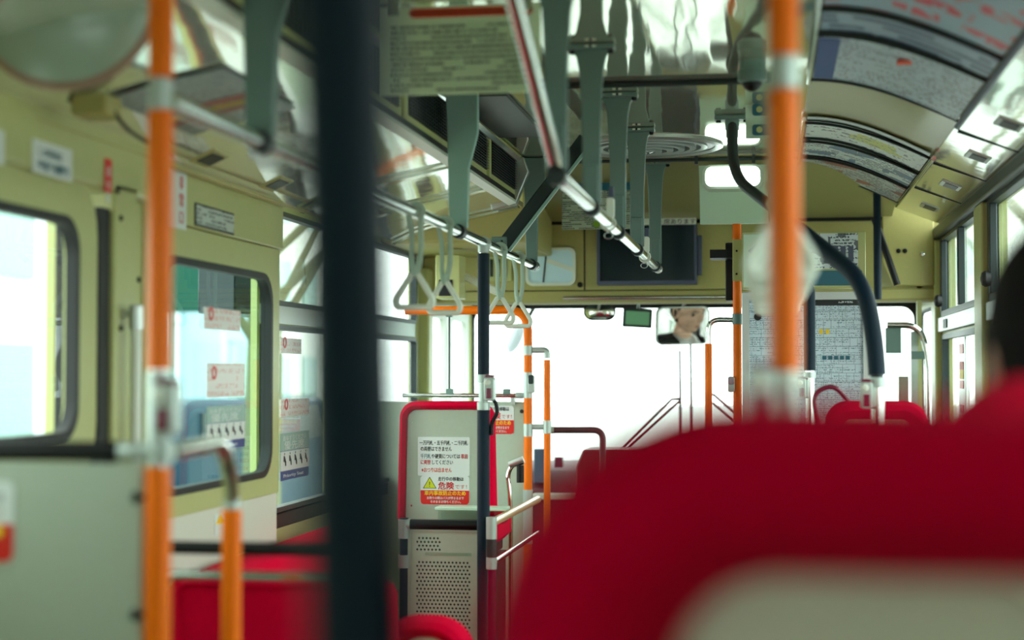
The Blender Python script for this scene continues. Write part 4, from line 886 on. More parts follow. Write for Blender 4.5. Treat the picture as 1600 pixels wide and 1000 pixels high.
bx(x0p, xl, z0p, z1p); bx(xe, x1p, z0p, z1p); bx(xl, xe, z0p, zlo); bx(xl, xe, zt1, zb2_); bx(xe2, xe, zb2_, ze2); bx(xl, xe, ze2, z1p)
pfo = m.build('sheet', M['greypanel'], pf, smooth=False); md = pfo.modifiers.new('thick', 'SOLIDIFY'); md.thickness = .0015
m = MB(); m.ring(rrect(x0p - .006, x1p + .004, z0p - .006, z1p + .006, .004), rrect(x0p + .004, x1p - .004, z0p + .004, z1p - .004, .002), 'Y', Yv - .006, Yv + .008); m.build('edge_frame', M['greypanel'], pf)
m = MB(); zz = zat(690, 866, Yv); m.box(x0p + .05, x1p - .02, Yv - .008, Yv - .001, zz - .004, zz + .006); m.build('clear_lip', M['clear'], pf)
zR = zat(690, 820, Yv)
t = thing('padded_rail', 'short thick black rail above the perforated screen, ending at the slim navy pole', 'rail', (-1.1, Yv, zR))
m = MB(); m.tube([(aY(640, 820, Yv).x, Yv, zR), (XLR - .02, Yv, zR)], .0165, 18); m.build('padding', M['black'], t)
xc_ = aY(632, 820, Yv).x
m = MB(); m.lathe((xc_ - .01, Yv, zR), (1, 0, 0), [(.018, 0), (.018, .03)], 16); m.build('end_socket', M['joint'], t)
pt_ = thing('short_post', 'grey jointed post at the left end of the perforated screen, beside the dark pillar', 'post', (xc_, Yv, 0))
m = MB(); m.tube([(xc_, Yv, 0), (xc_, Yv, zR + .02)], .014, 16); m.build('tube', M['navy'], pt_)
for py in ((812, 842), (868, 888)): m = MB(); m.tube([(xc_, Yv, zat(690, py[0], Yv)), (xc_, Yv, zat(690, py[1], Yv))], .019, 16); m.build('clamp', M['joint'], pt_)
# clear tray on the rear of the grey seat
a = aY(688, 815, 5.28); b = aY(790, 795, 5.28)
t = thing('clear_tray', 'clear plastic tray lying across just above the short black rail', 'tray', (a.x, 5.28, a.z))
m = MB(); m.box(a.x, b.x, 5.24, 5.32, a.z, a.z + .006); m.box(a.x, b.x, 5.24, 5.246, a.z, b.z - .004); m.box(a.x, b.x, 5.314, 5.32, a.z, b.z - .004); m.build('tray_body', M['clear'], t)
m = MB(); m.box(a.x - .01, b.x + .008, 5.235, 5.325, b.z - .004, b.z + .006); m.build('lid', M['mintwhite'], t, bev=.002)
# aisle guard: jointed post and forward running rails
Yj = 5.0; xj = aY(768, 820, Yj).x; zj = zat(768, 815, Yj)
t = thing('aisle_guard', 'jointed pale and maroon aisle post with rails running forward right of the navy pole', 'rail', (xj, Yj, 0))
m = MB(); m.tube([(xj, Yj, 0), (xj, Yj, zj)], .013, 16); m.build('post', M['maroon'], t)
for p0_, p1_, mt, nm in ((808, 842, 'joint', 'upper_joint'), (842, 870, 'darkgrey', 'dark_band'), (871, 889, 'joint', 'lower_joint')):
    m = MB(); m.tube([(xj, Yj, zat(768, p0_, Yj)), (xj, Yj, zat(768, p1_, Yj))], .0165, 18); m.build(nm, M[mt], t)
m = MB(); m.lathe((xj, Yj, zj - .004), (0, 0, 1), [(.0165, 0), (.014, .012), (.006, .018)], 16); m.build('upper_joint', M['joint'], t)
m = MB(); m.tube([(xj, Yj, zj - .004), (xj + .01, Yj + .95, zj - .004)], .0130, 16); m.build('top_rail', mat('cream_rail_coating', (.86, .72, .50), .3, coat=.4), t)  # warm light falling on this bar is put into its colour
m = MB(); m.tube([(xj, Yj, zat(768, 880, Yj)), (xj + .01, Yj + .95, zat(768, 880, Yj))], .0090, 16); m.build('lower_rail', M['chrome'], t)
# chrome grab handle by the front seats
Yc = 6.0; P_ = lambda x, y: aY(x, y, Yc)
t = thing('grab_bar', 'curved chrome grab bar with dark grip left of the front orange poles', 'handle', (P_(800, 850).x, Yc, 0))
m = MB(); m.tube(fillet([P_(798, 800), P_(796, 765), P_(793, 742), P_(800, 726), P_(818, 722)], .03, 8) , .0085, 14); m.tube([P_(798, 798), Vector((P_(798, 800).x, Yc, 0))], .0085, 12); m.build('chrome_tube', M['chrome'], t)
m = MB(); m.tube([P_(796, 727), P_(818, 718)], .0135, 14); m.build('top_grip', M['alu'], t)
m = MB(); m.tube([P_(813, 727), P_(813, 754)], .0135, 14); m.build('dark_grip', M['black'], t)

# ================================================================== ROUTE MAP BOARD BEHIND THE DRIVER
Yb = 5.9
a = aY(1160, 680, Yb); b = aY(1362, 455, Yb)
t = thing('route_map_board', 'large grey framed route map board behind the driver with a black heading', 'board', ((a.x + b.x) / 2, Yb, 0))
m = MB(); m.ring(rrect(a.x, b.x, .95, b.z, .006), rrect(a.x + .026, b.x - .03, .99, b.z - .03, .004), 'Y', Yb - .015, Yb + .02); m.build('frame', M['alu'], t, bev=.002)
m = MB(); m.sheet(lambda u, v: (a.x + .024 + (b.x - a.x - .052) * u, Yb + .004, .985 + (b.z - .028 - .985) * v), 2, 2, b.x - a.x - .052, b.z - 1.01, (0, .004, 0)); m.build('map_sheet', print_mat('route_map_print', (.80, .88, .92), (.30, .44, .52), row=.0075, char=330, thr=.52, lines=True, rough=.2), t)
q0 = aY(1180, 478, Yb); q1 = aY(1350, 463, Yb); m = MB(); m.box(q0.x, q1.x, Yb + .001, Yb + .004, q0.z, q1.z); hd_ = m.build('black_heading', M['ink'], t)
q = aY(1235, 477, Yb); m = MB(); m.sheet(lambda u, v: (aY(1310, 470, Yb).x + .09 * u, Yb + .0005, q0.z + .006 + .022 * v), 2, 2, .09, .022, (0, .0005, 0)); m.build('heading_print', print_mat('heading_print', (.05, .08, .09), (.80, .85, .85), row=.011, char=260), t)
q0 = aY(1285, 562, Yb); q1 = aY(1325, 556, Yb)
for i in range(5): m = MB(); m.box(q0.x + i * .02, q0.x + i * .02 + .014, Yb + .001, Yb + .004, q0.z, q1.z); m.build('teal_mark', M['inkteal'], t)
for i, xx in enumerate((1283, 1293)): q = aY(xx, 518, Yb); m = MB(); m.box(q.x - .006, q.x + .006, Yb + .001, Yb + .004, q.z - .008, q.z + .008); m.build('yellow_mark', M['inkyellow'], t)
q = aY(1184, 495, Yb); m = MB(); m.prism(circle(q.x, q.z, .013, 20), 'Y', Yb + .001, Yb + .004); m.build('round_mark', M['ink'], t)
m = MB(); m.box(a.x + .01, b.x - .01, Yb + .02, Yb + .03, 0, b.z - .01); m.build('back_panel', M['greypanel'], t)
# upper sign case
a = aY(1160, 452, Yb); b = aY(1352, 362, Yb)
t = thing('sign_case', 'cream sign case with a white notice and teal strip above the route map', 'sign', ((a.x + b.x) / 2, Yb, a.z))
m = MB(); m.box(a.x, b.x, Yb - .02, Yb + .03, a.z, b.z); m.build('case', M['cream'], t, bev=.004)
q0 = aY(1162, 449, Yb); q1 = aY(1240, 366, Yb); m = MB(); m.box(q0.x, q1.x, Yb - .024, Yb - .02, q0.z, q1.z); m.build('mint_plate', M['mintwhite'], t, bev=.002)
q = aY(1180, 390, Yb); m = MB(); m.obox((q.x, Yb - .026, q.z), (.045, .003, .022), Matrix.Rotation(-.7, 3, 'Y')); m.build('teal_mark', M['inkteal'], t)
q0 = aY(1266, 421, Yb); q1 = aY(1340, 365, Yb); m = MB(); m.sheet(lambda u, v: (q0.x + (q1.x - q0.x) * u, Yb - .023, q0.z + (q1.z - q0.z) * v), 2, 2, .17, .13, (0, .002, 0)); m.build('notice_sheet', print_mat('notice_small_print', (.78, .84, .84), (.2, .25, .3), row=.011, char=180, blotch=((.35, .38, .4), 34, .86)), t)
for i in range(3): q = aY(1305 + 12 * i, 398, Yb); m = MB(); m.box(q.x - .009, q.x + .009, Yb - .026, Yb - .024, q.z - .025, q.z + .028); m.build('photo', M['bezel'], t)
q0 = aY(1240, 447, Yb); q1 = aY(1346, 423, Yb); m = MB(); m.box(q0.x, q1.x, Yb - .026, Yb - .021, q0.z, q1.z); m.build('teal_strip', M['inkteal'], t, bev=.002)
text('lettering', '優先', .018, M['ink'], t, (aY(1186, 428, Yb).x, Yb - .0245, aY(1186, 430, Yb).z), bold=.02)
# cream bracket plate on the front orange pole, and that pole
Yk = 5.98
a = aY(1145, 440, Yk); b = aY(1162, 375, Yk); t = thing('bracket_plate', 'narrow cream bracket plate with two bolts on the front orange pole', 'bracket', (a.x, Yk - .03, a.z))
m = MB(); m.box(a.x, b.x, Yk - .035, Yk - .022, a.z, b.z); m.build('plate', M['cream'], t, bev=.002)
for py in (392, 428): q = aY(1151, py, Yk - .035); m = MB(); m.lathe((q.x, Yk - .035, q.z), (0, -1, 0), [(.004, 0), (.003, .003)], 10); m.build('bolt', M['black'], t)
x5 = aY(1152, 500, Yk).x
t = thing('grab_pole', 'orange front pole at the left edge of the route map board with a stop button', 'pole', (x5, Yk, 0))
m = MB(); m.tube([(x5, Yk, 0), (x5, Yk, zat(1150, 350, Yk))], .0155, 18); m.build('orange_tube', M['orange'], t)
m = MB(); m.tube([(x5, Yk, zat(1150, 507, Yk)), (x5, Yk, zat(1150, 490, Yk))], .018, 16); m.build('clamp', M['hang'], t)
m = MB(); m.prism(rrect(x5 - .034, x5 - .010, zat(1150, 613, Yk), zat(1150, 588, Yk), .008), 'Y', Yk - .025, Yk); m.build('stop_button_unit', M['joint'], t, bev=.002)
m = MB(); m.prism(rrect(x5 - .032, x5 - .012, zat(1150, 601, Yk), zat(1150, 589, Yk), .006), 'Y', Yk - .028, Yk - .024); m.build('button_cap', M['maroon'], t)
x6 = aY(1107, 600, Yk).x; z6 = zat(1150, 500, Yk)
t = thing('grab_pole', 'thin orange pole with a steel hook bend beside the big mirror', 'pole', (x6, Yk, 0))
m = MB(); m.tube([(x6, Yk, 0), (x6, Yk, zat(1150, 537, Yk))], .0128, 16); m.build('orange_tube', M['orange'], t)
m = MB(); m.tube(fillet([(x6, Yk, zat(1150, 540, Yk)), (x6, Yk, z6 + .002), (x5 - .014, Yk, z6)], .09, 10), .0092, 16); m.build('steel_bend', M['chrome'], t)
# ================================================================== MIRRORS AND MONITOR OVER THE WINDSCREEN
Ym = 7.62; zb_ = zat(1000, 466, 7.12)
t = thing('mirror_bar', 'thin bright bar along the top of the windscreen', 'bar', (-.6, 7.12, zb_))
m = MB(); m.tube([(aY(880, 466, 7.06).x, 7.06, zb_), (aY(1150, 466, 7.06).x, 7.06, zb_)], .009, 14); m.build('bar', M['chrome'], t)
def oval(label, px, py, w_, h_, Y, mt, arm, nrm, name='rear_view_mirror', rot=0., r=.03, cat='mirror', bezel='rubber', dome=.0):
    c = aY(px, py, Y); t = thing(name, label, cat, c)
    n = Vector(nrm).normalized(); ux = Vector((0, 0, 1)).cross(n).normalized() * -1; ux = Vector((-n.y, n.x, 0)).normalized(); uz = n.cross(ux); 
    if uz.z < 0: uz = -uz
    if ux.x < 0: ux = -ux
    def T(a_, b_, d_):
        ca, sa = math.cos(rot), math.sin(rot); a2, b2 = a_ * ca - b_ * sa, a_ * sa + b_ * ca; return c + ux * a2 + uz * b2 + n * d_
    ol = rrect(-w_ / 2, w_ / 2, -h_ / 2, h_ / 2, r, 8); k = .006
    k = .013 if cat == 'monitor' else k
    il = rrect(-w_ / 2 + k, w_ / 2 - k, -h_ / 2 + k, h_ / 2 - k, max(.002, r - k), 8)
    m = MB(); m.layers([[T(x * .8, z * .8, -.035) for x, z in ol], [T(x, z, -.015) for x, z in ol], [T(x, z, .004) for x, z in ol], [T(x, z, .004) for x, z in il], [T(x, z, .001) for x, z in il]]); m.build('housing', M[bezel], t)
    m = MB(); m.layers([[T(x * s_, z * s_, .0015 + dome * (1 - s_ * s_)) for x, z in il] for s_ in (1, .85, .7, .5, .3, .1)]); m.build('mirror_glass' if cat == 'mirror' else 'display', M[mt], t)
    m = MB(); top = T(0, h_ / 2, -.01); m.tube([top, (top.x + arm, top.y - .08, 1.765)], .006, 10); m.build('arm', M['alu'], t); return t
def nrm_to(p, tgt):  # normal that shows tgt to the camera
    p = Vector(p); a_ = (Vector((0, 0, CZ)) - p).normalized(); b_ = (Vector(tgt) - p).normalized(); return (a_ + b_).normalized()
HEAD = Vector((.22, 6.98, 1.47))
cmir = aY(1067, 510, Ym)
oval('large interior mirror showing the driver in dark suit and white collar', 1067, 509, .255, .175, Ym, 'mirror', .02, nrm_to(cmir, HEAD + Vector((-.02, 0, -.085))), rot=.03, r=.032, bezel='alu')
oval('small convex oval mirror at the left of the three things above the windscreen', 937, 487, .150, .082, Ym, 'mirror', .0, (.10, -1, -.03), r=.04, dome=.022)
oval('tilted monitor with green screen between the two mirrors', 996, 497, .135, .088, Ym, 'inkgreen', .01, (.05, -1, -.05), name='monitor', rot=-.06, r=.006, cat='monitor', bezel='darkgrey')
M['inkgreen2'] = emit_mat('green_screen', (.08, .20, .10), .6)
for o in bpy.data.objects:
    if o.name.startswith('display') and o.parent and o.parent.name == 'monitor': o.data.materials.clear(); o.data.materials.append(M['inkgreen2'])

# ================================================================== FRONT: DASHBOARD, WIPERS
t = thing('dashboard', 'dark red shadowed dashboard below the windscreen', 'dashboard', (-.4, 7.9, 0))
m = MB(); m.prism([(7.75, 0), (YW - .06, 0), (YW - .06, .99), (8.1, 1.02), (7.85, .98), (7.75, .9)], 'X', XL + .3, XR - .01); m.build('body', mat('dashboard_plastic', (.30, .10, .14), .6), t, bev=.01)  # red haze of the blurred near seat is put into this dark body
a = aY(829, 779, 7.4); b = aY(900, 774, 7.4)
m = MB(); m.box(-1.1, -.3, 7.66, 7.76, .86, .885); m.build('pale_ledge', M['white'], t, bev=.004)
t = thing('fare_box', 'dark red topped fare box at the front, just left of the big blurred seat', 'box', (-.55, 6.9, 0))
a = aY(912, 800, 6.9); b = aY(1010, 702, 6.9)
m = MB(); m.prism([(a.x - .02, 0), (b.x, 0), (b.x, b.z), (a.x + .01, b.z), (a.x - .02, b.z - .07)], 'Y', 6.8, 7.05); m.build('case', mat('dark_red_plastic', (.50, .04, .12), .5), t, bev=.008)
a = aY(862, 723, 7.7); 
t = thing('front_loop_rail', 'dark red loop rail in front of the windscreen right of the orange poles', 'rail', (-.9, 6.5, 0))
A = lambda x, y: aY(x, y, 6.5)
m = MB(); m.tube(fillet([A(862, 672), A(942, 672), A(942, 705), Vector((A(942, 705).x, 6.5, 0))], .075, 10), .0125, 16); m.build('tube', mat('dark_red_rail', (.34, .20, .22), .4), t)  # rail is dark; the red blur over it is painted into its colour
m = MB(); m.lathe(A(858, 672), (1, 0, 0), [(.014, 0), (.014, .02)], 14); m.build('end_socket', M['joint'], t)
m = MB(); a = aY(832, 722, 7.72); b = aY(851, 702, 7.72); m.box(a.x, b.x, 7.76, 7.84, a.z - .1, b.z); o = m.build('ticket_printer', M['bezel'], bev=.004); tag(o, 'small dark blue grey box on the dashboard between the two orange poles', 'box')
m = MB(); a = aY(864, 722, 7.72); b = aY(877, 715, 7.72); m.box(a.x, b.x, 7.78, 7.84, a.z - .03, b.z); o = m.build('button_unit', M['maroon'], bev=.002); tag(o, 'tiny maroon unit on the dashboard right of the orange poles', 'box')
def wiper(label, pts, Y):
    t = thing('wiper', label, 'wiper', aY(*pts[0][0], Y))
    for k, ((x0, y0), (x1, y1)) in enumerate(pts):
        m = MB(); m.tube([aY(x0, y0, Y), aY(x1, y1, Y)], .0065, 8); m.build(['blade', 'arm', 'link', 'link', 'link'][k], M['rubber'], t)
Yw = YW + .05
wiper('twin armed wiper folded left of the upright blades', [((936, 740), (1050, 624)), ((941, 740), (1062, 627)), ((1050, 624), (1063, 624))], Yw)
wiper('twin armed wiper right of the thin orange pole', [((1248, 738), (1115, 617)), ((1234, 738), (1113, 630)), ((1115, 617), (1110, 617))], Yw)
for x, y0, l in ((1062, 547, 'upright thin black wiper blade below the big mirror, left of the pair'), (1079, 536, 'upright thin black wiper blade below the big mirror, right of the pair')):
    m = MB(); m.tube([aY(x + 3, 760, Yw), aY(x, y0, Yw)], .0075, 8); t = thing('wiper', l, 'wiper', aY(x, 690, Yw)); m.build('blade', M['rubber'], t)
# outside mirror hanging on the left front corner
t = thing('outside_mirror', 'pale drop shaped outside mirror beyond the windscreen left of the orange hoop', 'mirror', aY(806, 525, 8.8))
c = aY(806, 527, 8.8); m = MB(); lp = []
for s_, d in ((.3, .03), (.8, .015), (1, 0), (.9, -.02), (.3, -.03)):
    lp.append([c + Vector(((x * .9 + z * .35) * s_, d, z * s_)) for x, z in circle(0, 0, .045, 24, ry=.085)])
m.layers(lp); m.build('shell', mat('pale_grey_shell', (.75, .77, .80), .3), t)
m = MB(); m.tube([c + Vector((.04, 0, .06)), c + Vector((.14, -.1, .20)), (c.x + .2, YW + .02, 1.85)], .012, 10); m.build('arm', M['black'], t)

# ================================================================== RIGHT FRONT CORNER
a = aY(1395, 447, YF - .03)
t = thing('corner_cabinet', 'olive cream corner cabinet with bolts at the right end of the front header', 'cabinet', (.6, YF - .02, a.z))
m = MB(); m.box(aY(1378, 440, YF).x, XR - .03, YF - .03, YF, a.z, 2.15); m.build('door', M['cream_dull'], t, bev=.006)
for q in ((1414, 392, 'black'), (1441, 397, 'chrome'), (1404, 392, 'black')): p = aY(q[0], q[1], YF - .03); m = MB(); m.lathe(p, (0, -1, 0), [(.010, 0), (.009, .006), (.003, .008)], 12); m.build('bolt', M[q[2]], t)
t = thing('sun_blind', 'dark slanting blind case beside the cream corner cabinet', 'blind', (.5, 6.9, 1.85))
p0, p1 = aY(1366, 340, 6.9), aY(1402, 445, 6.9); m = MB(); m.tube([p0, p1], .014, 12); m.build('case', M['black'], t)
p0, p1 = aY(1368, 395, 6.95), aY(1396, 448, 6.95); m = MB(); m.prism([(p0.x, p0.z + .03), (p1.x, p1.z), (p0.x, p1.z)], 'Y', 6.94, 6.97); m.build('flap', M['olive'], t)
# curved chrome rail of the driver's compartment
Yd = 6.6; D = lambda x, y: aY(x, y, Yd)
t = thing('driver_guard_rail', 'chrome rail curving down at the driver compartment by the right wall', 'rail', (.6, Yd, 0))
m = MB(); m.tube(fillet([D(1386, 508), D(1437, 508), D(1450, 560), Vector((D(1452, 640).x, Yd, 0))], .10, 12), .0125, 16); m.build('rail', M['chrome'], t)
m = MB(); q = D(1432, 555); m.box(q.x - .02, q.x + .03, Yd - .01, Yd + .01, q.z - .015, q.z + .015); m.build('bracket', M['hang'], t)
t = thing('driver_screen', 'clear screen panel with a grey post inside the chrome rail at the right', 'screen', (.5, Yd + .02, .9))
a = D(1388, 700); b = D(1436, 512)
m = MB(); m.box(a.x, b.x, Yd + .01, Yd + .014, a.z - .3, b.z); m.build('pane', M['clear'], t)
m = MB(); q = D(1430, 560); m.box(q.x - .014, q.x + .010, Yd + .014, Yd + .03, a.z - .3, D(1430, 518).z); m.build('post', M['alu'], t)
q0 = D(1384, 552); q1 = D(1408, 512); m = MB(); m.box(q0.x, q1.x, Yd + .002, Yd + .01, q0.z, q1.z); m.build('tinted_patch', M['hang'], t)
q0 = D(1405, 650); q1 = D(1420, 588); m = MB(); m.box(q0.x, q1.x, Yd + .016, Yd + .03, q0.z, q1.z); m.build('grey_unit', M['pinkrim'], t)
xx = aY(1434, 430, YF - .05); m = MB(); m.box(xx.x, xx.x + .02, YF + .0, YF + .03, .9, 1.84); o = m.build('corner_post', M['cream']); tag(o, 'cream corner post left of the last right window', 'post')

# ================================================================== COVE ADVERTS
def cove_z(x):          # underside of the right cove
    if x > .50: return CZ + .67
    tt = (.50 - x) / .395; return CZ + .67 + .13 * math.sin(min(1, max(0, tt)) * PI / 2)
def advert(name, label, y0, y1, mt, x0=.115, x1=.485, drop=.012, group=None, frame=True):
    t = thing('advert_sheet', label, 'advert', (.3, (y0 + y1) / 2, CZ + .66))
    m = MB(); m.sheet(lambda u, v: (x0 + (x1 - x0) * u, y0 + (y1 - y0) * v, cove_z(x0 + (x1 - x0) * u) - drop), 14, 2, .45, y1 - y0, (0, 0, .003)); m.build('sheet', mt, t)
    if frame:
        for yy in (y0, y1): m = MB(); m.tube([(x0 - .01 + (x1 - x0 + .02) * k / 14, yy, cove_z(x0 + (x1 - x0) * k / 14) - drop - .003) for k in range(15)], .0042, 8); m.build('holder_wire', M['darkgrey'], t)
    return t
pm = print_mat
advert('a', 'large pale blue advert with red lettering high on the near right cove', 3.02, 3.60, pm('poster_blue_red', (.60, .72, .78), (.80, .26, .32), row=.11, char=22, thr=.46, seed=3), drop=.014)
advert('b', 'narrow dark striped advert between the two big sheets on the right cove', 3.63, 3.86, pm('poster_stripe', (.58, .68, .74), (.22, .28, .42), row=.05, char=8, thr=.40, seed=5), drop=.014)
advert('c', 'pale grey advert of fine print with a blue left end on the near right cove', 3.90, 4.50, pm('poster_fine', (.72, .80, .84), (.34, .38, .46), row=.028, char=120, thr=.52, seed=9), drop=.014)
bpy.data.objects['advert_sheet.002']['label'] = 'pale grey advert of fine print with a blue left end on the near right cove'
t = bpy.data.objects['advert_sheet.002']
m = MB(); m.sheet(lambda u, v: (.115 + .05 * u, 3.95 + .53 * v, cove_z(.115 + .05 * u) - .016), 3, 2, 1, 1, (0, 0, .001)); m.build('blue_block', mat('poster_blue', (.24, .34, .56), .5), t)
m = MB(); m.box(.30, .34, 4.02, 4.06, cove_z(.32) - .020, cove_z(.32) - .014); m.build('red_block', M['orangeink'], t)
advert('d', 'pale advert with a lime patch at the near end of the far right cove group', 5.28, 5.62, pm('poster_lime', (.76, .82, .80), (.36, .40, .42), row=.06, char=60, thr=.55, seed=12, blotch=((.70, .74, .12), 7, .90)), drop=.014)
advert('e', 'multi-coloured advert of blue and green pictures in the far right cove group', 5.70, 6.08, pm('poster_multi', (.76, .84, .84), (.20, .28, .38), row=.035, char=110, thr=.47, seed=17, blotch=((.22, .42, .58), 11, .62)), drop=.014)
advert('f', 'farthest advert with small red picture in the far right cove group', 6.14, 6.62, pm('poster_red', (.76, .80, .80), (.26, .30, .40), row=.03, char=120, thr=.47, seed=21, blotch=((.66, .34, .30), 13, .80)), drop=.014)
# chrome edge rails of the advert rack
for k, (y0, y1, l) in enumerate(((2.6, 4.56, 'dark'), (5.22, 6.70, 'bright'))):
    m = MB(); m.tube([(.495, y0, cove_z(.495) - .016), (.495, y1, cove_z(.495) - .016)], .0085, 10); o = m.build('advert_rack_rail', M['bezel' if k == 0 else 'chrome']); tag(o, ['dark outer rail of the near advert rack on the right cove', 'bright outer rail of the far advert rack on the right cove'][k], 'rail')
    m = MB(); m.tube([(.105, y0, H - .014), (.105, y1, H - .014)], .0075, 10); o = m.build('advert_rack_rail', M['chrome']); tag(o, ['inner rail of the near advert rack beside the orange pole', 'inner rail of the far advert rack beside the orange pole'][k], 'rail')
m = MB(); m.sheet(lambda u, v: (.115 + .37 * u, 5.21 + .055 * v, cove_z(.115 + .37 * u) - .010), 12, 1, 1, 1, (0, 0, .003)); o = m.build('cove_joint_strip', M['alu']); tag(o, 'silver joint strip across the right cove at the near end of the far adverts', 'strip')
# small vents in the glossy strip above the right windows
for k, y in enumerate((4.35, 5.0, 5.75, 6.5)):
    x = .60; z = 2.035 + (CZ + .67 - 2.035) * ((.73 - x) / .23) - .003
    t = thing('air_outlet', ['air outlet slot above the right windows, nearest', 'air outlet slot above the right windows, second from the near end', 'air outlet slot above the right windows, third from the near end', 'air outlet slot above the right windows, farthest'][k], 'vent', (x, y, z - .01))
    sl = math.atan2((CZ + .67 - 2.035), -.23)
    R_ = Matrix.Rotation(math.atan2((CZ + .67 - 2.035), .23), 3, 'Y')
    m = MB(); m.obox((x, y, z), (.07, .12, .006), R_); m.build('frame', M['alu'], t, bev=.002)
    m = MB(); m.obox((x, y, z - .003), (.045, .09, .004), R_); m.build('slot', M['darkgrey'], t)
# black strips (seams) of the glossy strip
for k, y in enumerate((4.7, 5.4, 6.1)):
    m = MB(); m.tube([(.51, y, CZ + .663), (.72, y, 2.036)], .003, 6); struct(m.build('trim_%d' % (50 + k), M['darkgrey']))

# ================================================================== LEFT UPPER DETAILS
# big round disc
cD = aY(100, -8, 2.62)
t = thing('round_disc_mirror', 'large blurred pale green disc with a round boss at the top left corner', 'mirror', (cD.x, 2.62, cD.z - .16))
nd = Vector((.15, -1, .05)).normalized()
m = MB(); m.lathe(cD, nd, [(.156, -.02), (.158, -.004), (.152, .004), (.12, .018), (.08, .028), (.05, .032), (.001, .033)], 48); m.build('dome', M['disc'], t)
m = MB(); m.lathe(cD, nd, [(.158, -.012), (.162, -.006), (.162, .0), (.157, .005)], 48); m.build('rim', M['pinkrim'], t)
q = cD + nd * .03 + Vector((.004, 0, .035)); m = MB(); m.lathe(q, nd, [(.042, 0), (.040, .02), (.030, .024), (.026, .014), (.001, .014)], 28); m.build('boss', M['cream_dull'], t)
m = MB(); m.tube([cD - nd * .02, (cD.x, 2.72, H - .03)], .014, 12); m.build('bracket', M['cream_dull'], t)
# small box with cord 
a = aY(120, 184, 3.05); b = aY(176, 148, 3.05)
t = thing('junction_box', 'small olive box with a cable under the big pale disc', 'box', (a.x, 3.05, a.z))
m = MB(); m.box(a.x, b.x, 3.02, 3.10, a.z, b.z); m.build('case', M['cream_dull'], t, bev=.006)
m = MB(); m.tube(fillet([aY(176, 172, 3.06), aY(196, 200, 3.1), aY(228, 222, 3.2)], .04), .004, 8); m.build('cable', M['black'], t)
m = MB(); m.tube(fillet([aY(120, 160, 3.06), aY(95, 152, 3.06), aY(80, 148, 3.06)], .02), .004, 8); m.build('cable', M['black'], t)
# labels on the cream header above the middle door
XH = XP + .031
def wall_label(name, label, pa, pb, X, sheet_m, rows=None, cat='sign'):
    a = aX(*pa, X); b = aX(*pb, X); y0, y1 = sorted((a.y, b.y)); z0, z1 = sorted((a.z, b.z))
    t = thing(name, label, cat, (X, (y0 + y1) / 2, z0)); m = MB(); m.prism(rrect(y0, y1, z0, z1, .003), 'X', X - .001, X + .0015); m.build('plate', sheet_m, t); return t, y0, y1, z0, z1
t, y0, y1, z0, z1 = wall_label('notice_label', 'pale blue label with two lines of characters on the cream header, top left', (50, 268), (112, 235), XH, M['paper2'])
text('lettering', 'この車両は', .020, M['inkteal'], t, (XH + .002, y0 + .02, z0 + (z1 - z0) * .55), '+X', width=(y1 - y0) * .6)
text('lettering', '中乗り前降り', .022, M['inkteal'], t, (XH + .002, y0 + .02, z0 + (z1 - z0) * .14), '+X', width=(y1 - y0) * .78, bold=.02)
t, y0, y1, z0, z1 = wall_label('notice_label', 'pale blue label at the very left edge of the cream header', (-45, 245), (6, 205), XH, M['paper2'])
t, y0, y1, z0, z1 = wall_label('fire_label', 'narrow red vertical label with white characters on the cream header', (163, 299), (174, 250), XH, M['signred'])
for k, chh in enumerate('消火器'): text('lettering', chh, .022, M['paper2'], t, (XH + .002, y0 + .004, z1 - .036 - k * .027), '+X', width=(y1 - y0) * .6)
X8 = XP + .006
t, y0, y1, z0, z1 = wall_label('plate_sign', 'small silver framed plate of fine print on the cream header left of the dark pillar', (304, 352), (365, 334), X8, M['ink'])
m = MB(); m.sheet(lambda u, v: (X8 + .002, y0 + .006 + (y1 - y0 - .012) * u, z0 + .005 + (z1 - z0 - .010) * v), 2, 2, y1 - y0, z1 - z0, (.0015, 0, 0)); m.build('print', pm('plate_print', (.74, .80, .76), (.12, .18, .20), row=.013, char=150, fill=.8), t)
t, y0, y1, z0, z1 = wall_label('exit_label', 'white label with red characters half hidden behind the left orange pole', (240, 348), (291, 268), X8, M['paper2'])
for k, chh in enumerate(('非', '常', '口')): text('red_lettering', chh, .035, M['inkred'], t, (X8 + .002, y1 - .055 if k < 3 else 0, z1 - .045 - k * .042), '+X')
# vents and rails in the left cove
for k, (px_, py_) in enumerate(((330, 250), (390, 290))):
    q = aX(px_, py_, -1.37); z = CZ + .522
    q = aZ(px_, py_, z); t = thing('air_outlet', ['air outlet slot low on the left cove above the plate sign', 'air outlet slot on the left cove nearer the dark pillar'][k], 'vent', q)
    R_ = Matrix.Rotation(-.42, 3, 'Y')
    m = MB(); m.obox((-1.36, q.y, CZ + .5255), (.070, .12, .004), R_); m.build('frame', M['cream'], t, bev=.002); m = MB(); m.obox((-1.358, q.y, CZ + .5235), (.045, .09, .003), R_); m.build('slot', M['darkgrey'], t)
m = MB(); m.tube([(-1.395, 3.0, CZ + .487), (-1.395, 5.4, CZ + .487)], .006, 8); o = m.build('cable_channel', M['cream_dull']); tag(o, 'thin olive channel running along the bottom of the left cove', 'channel')
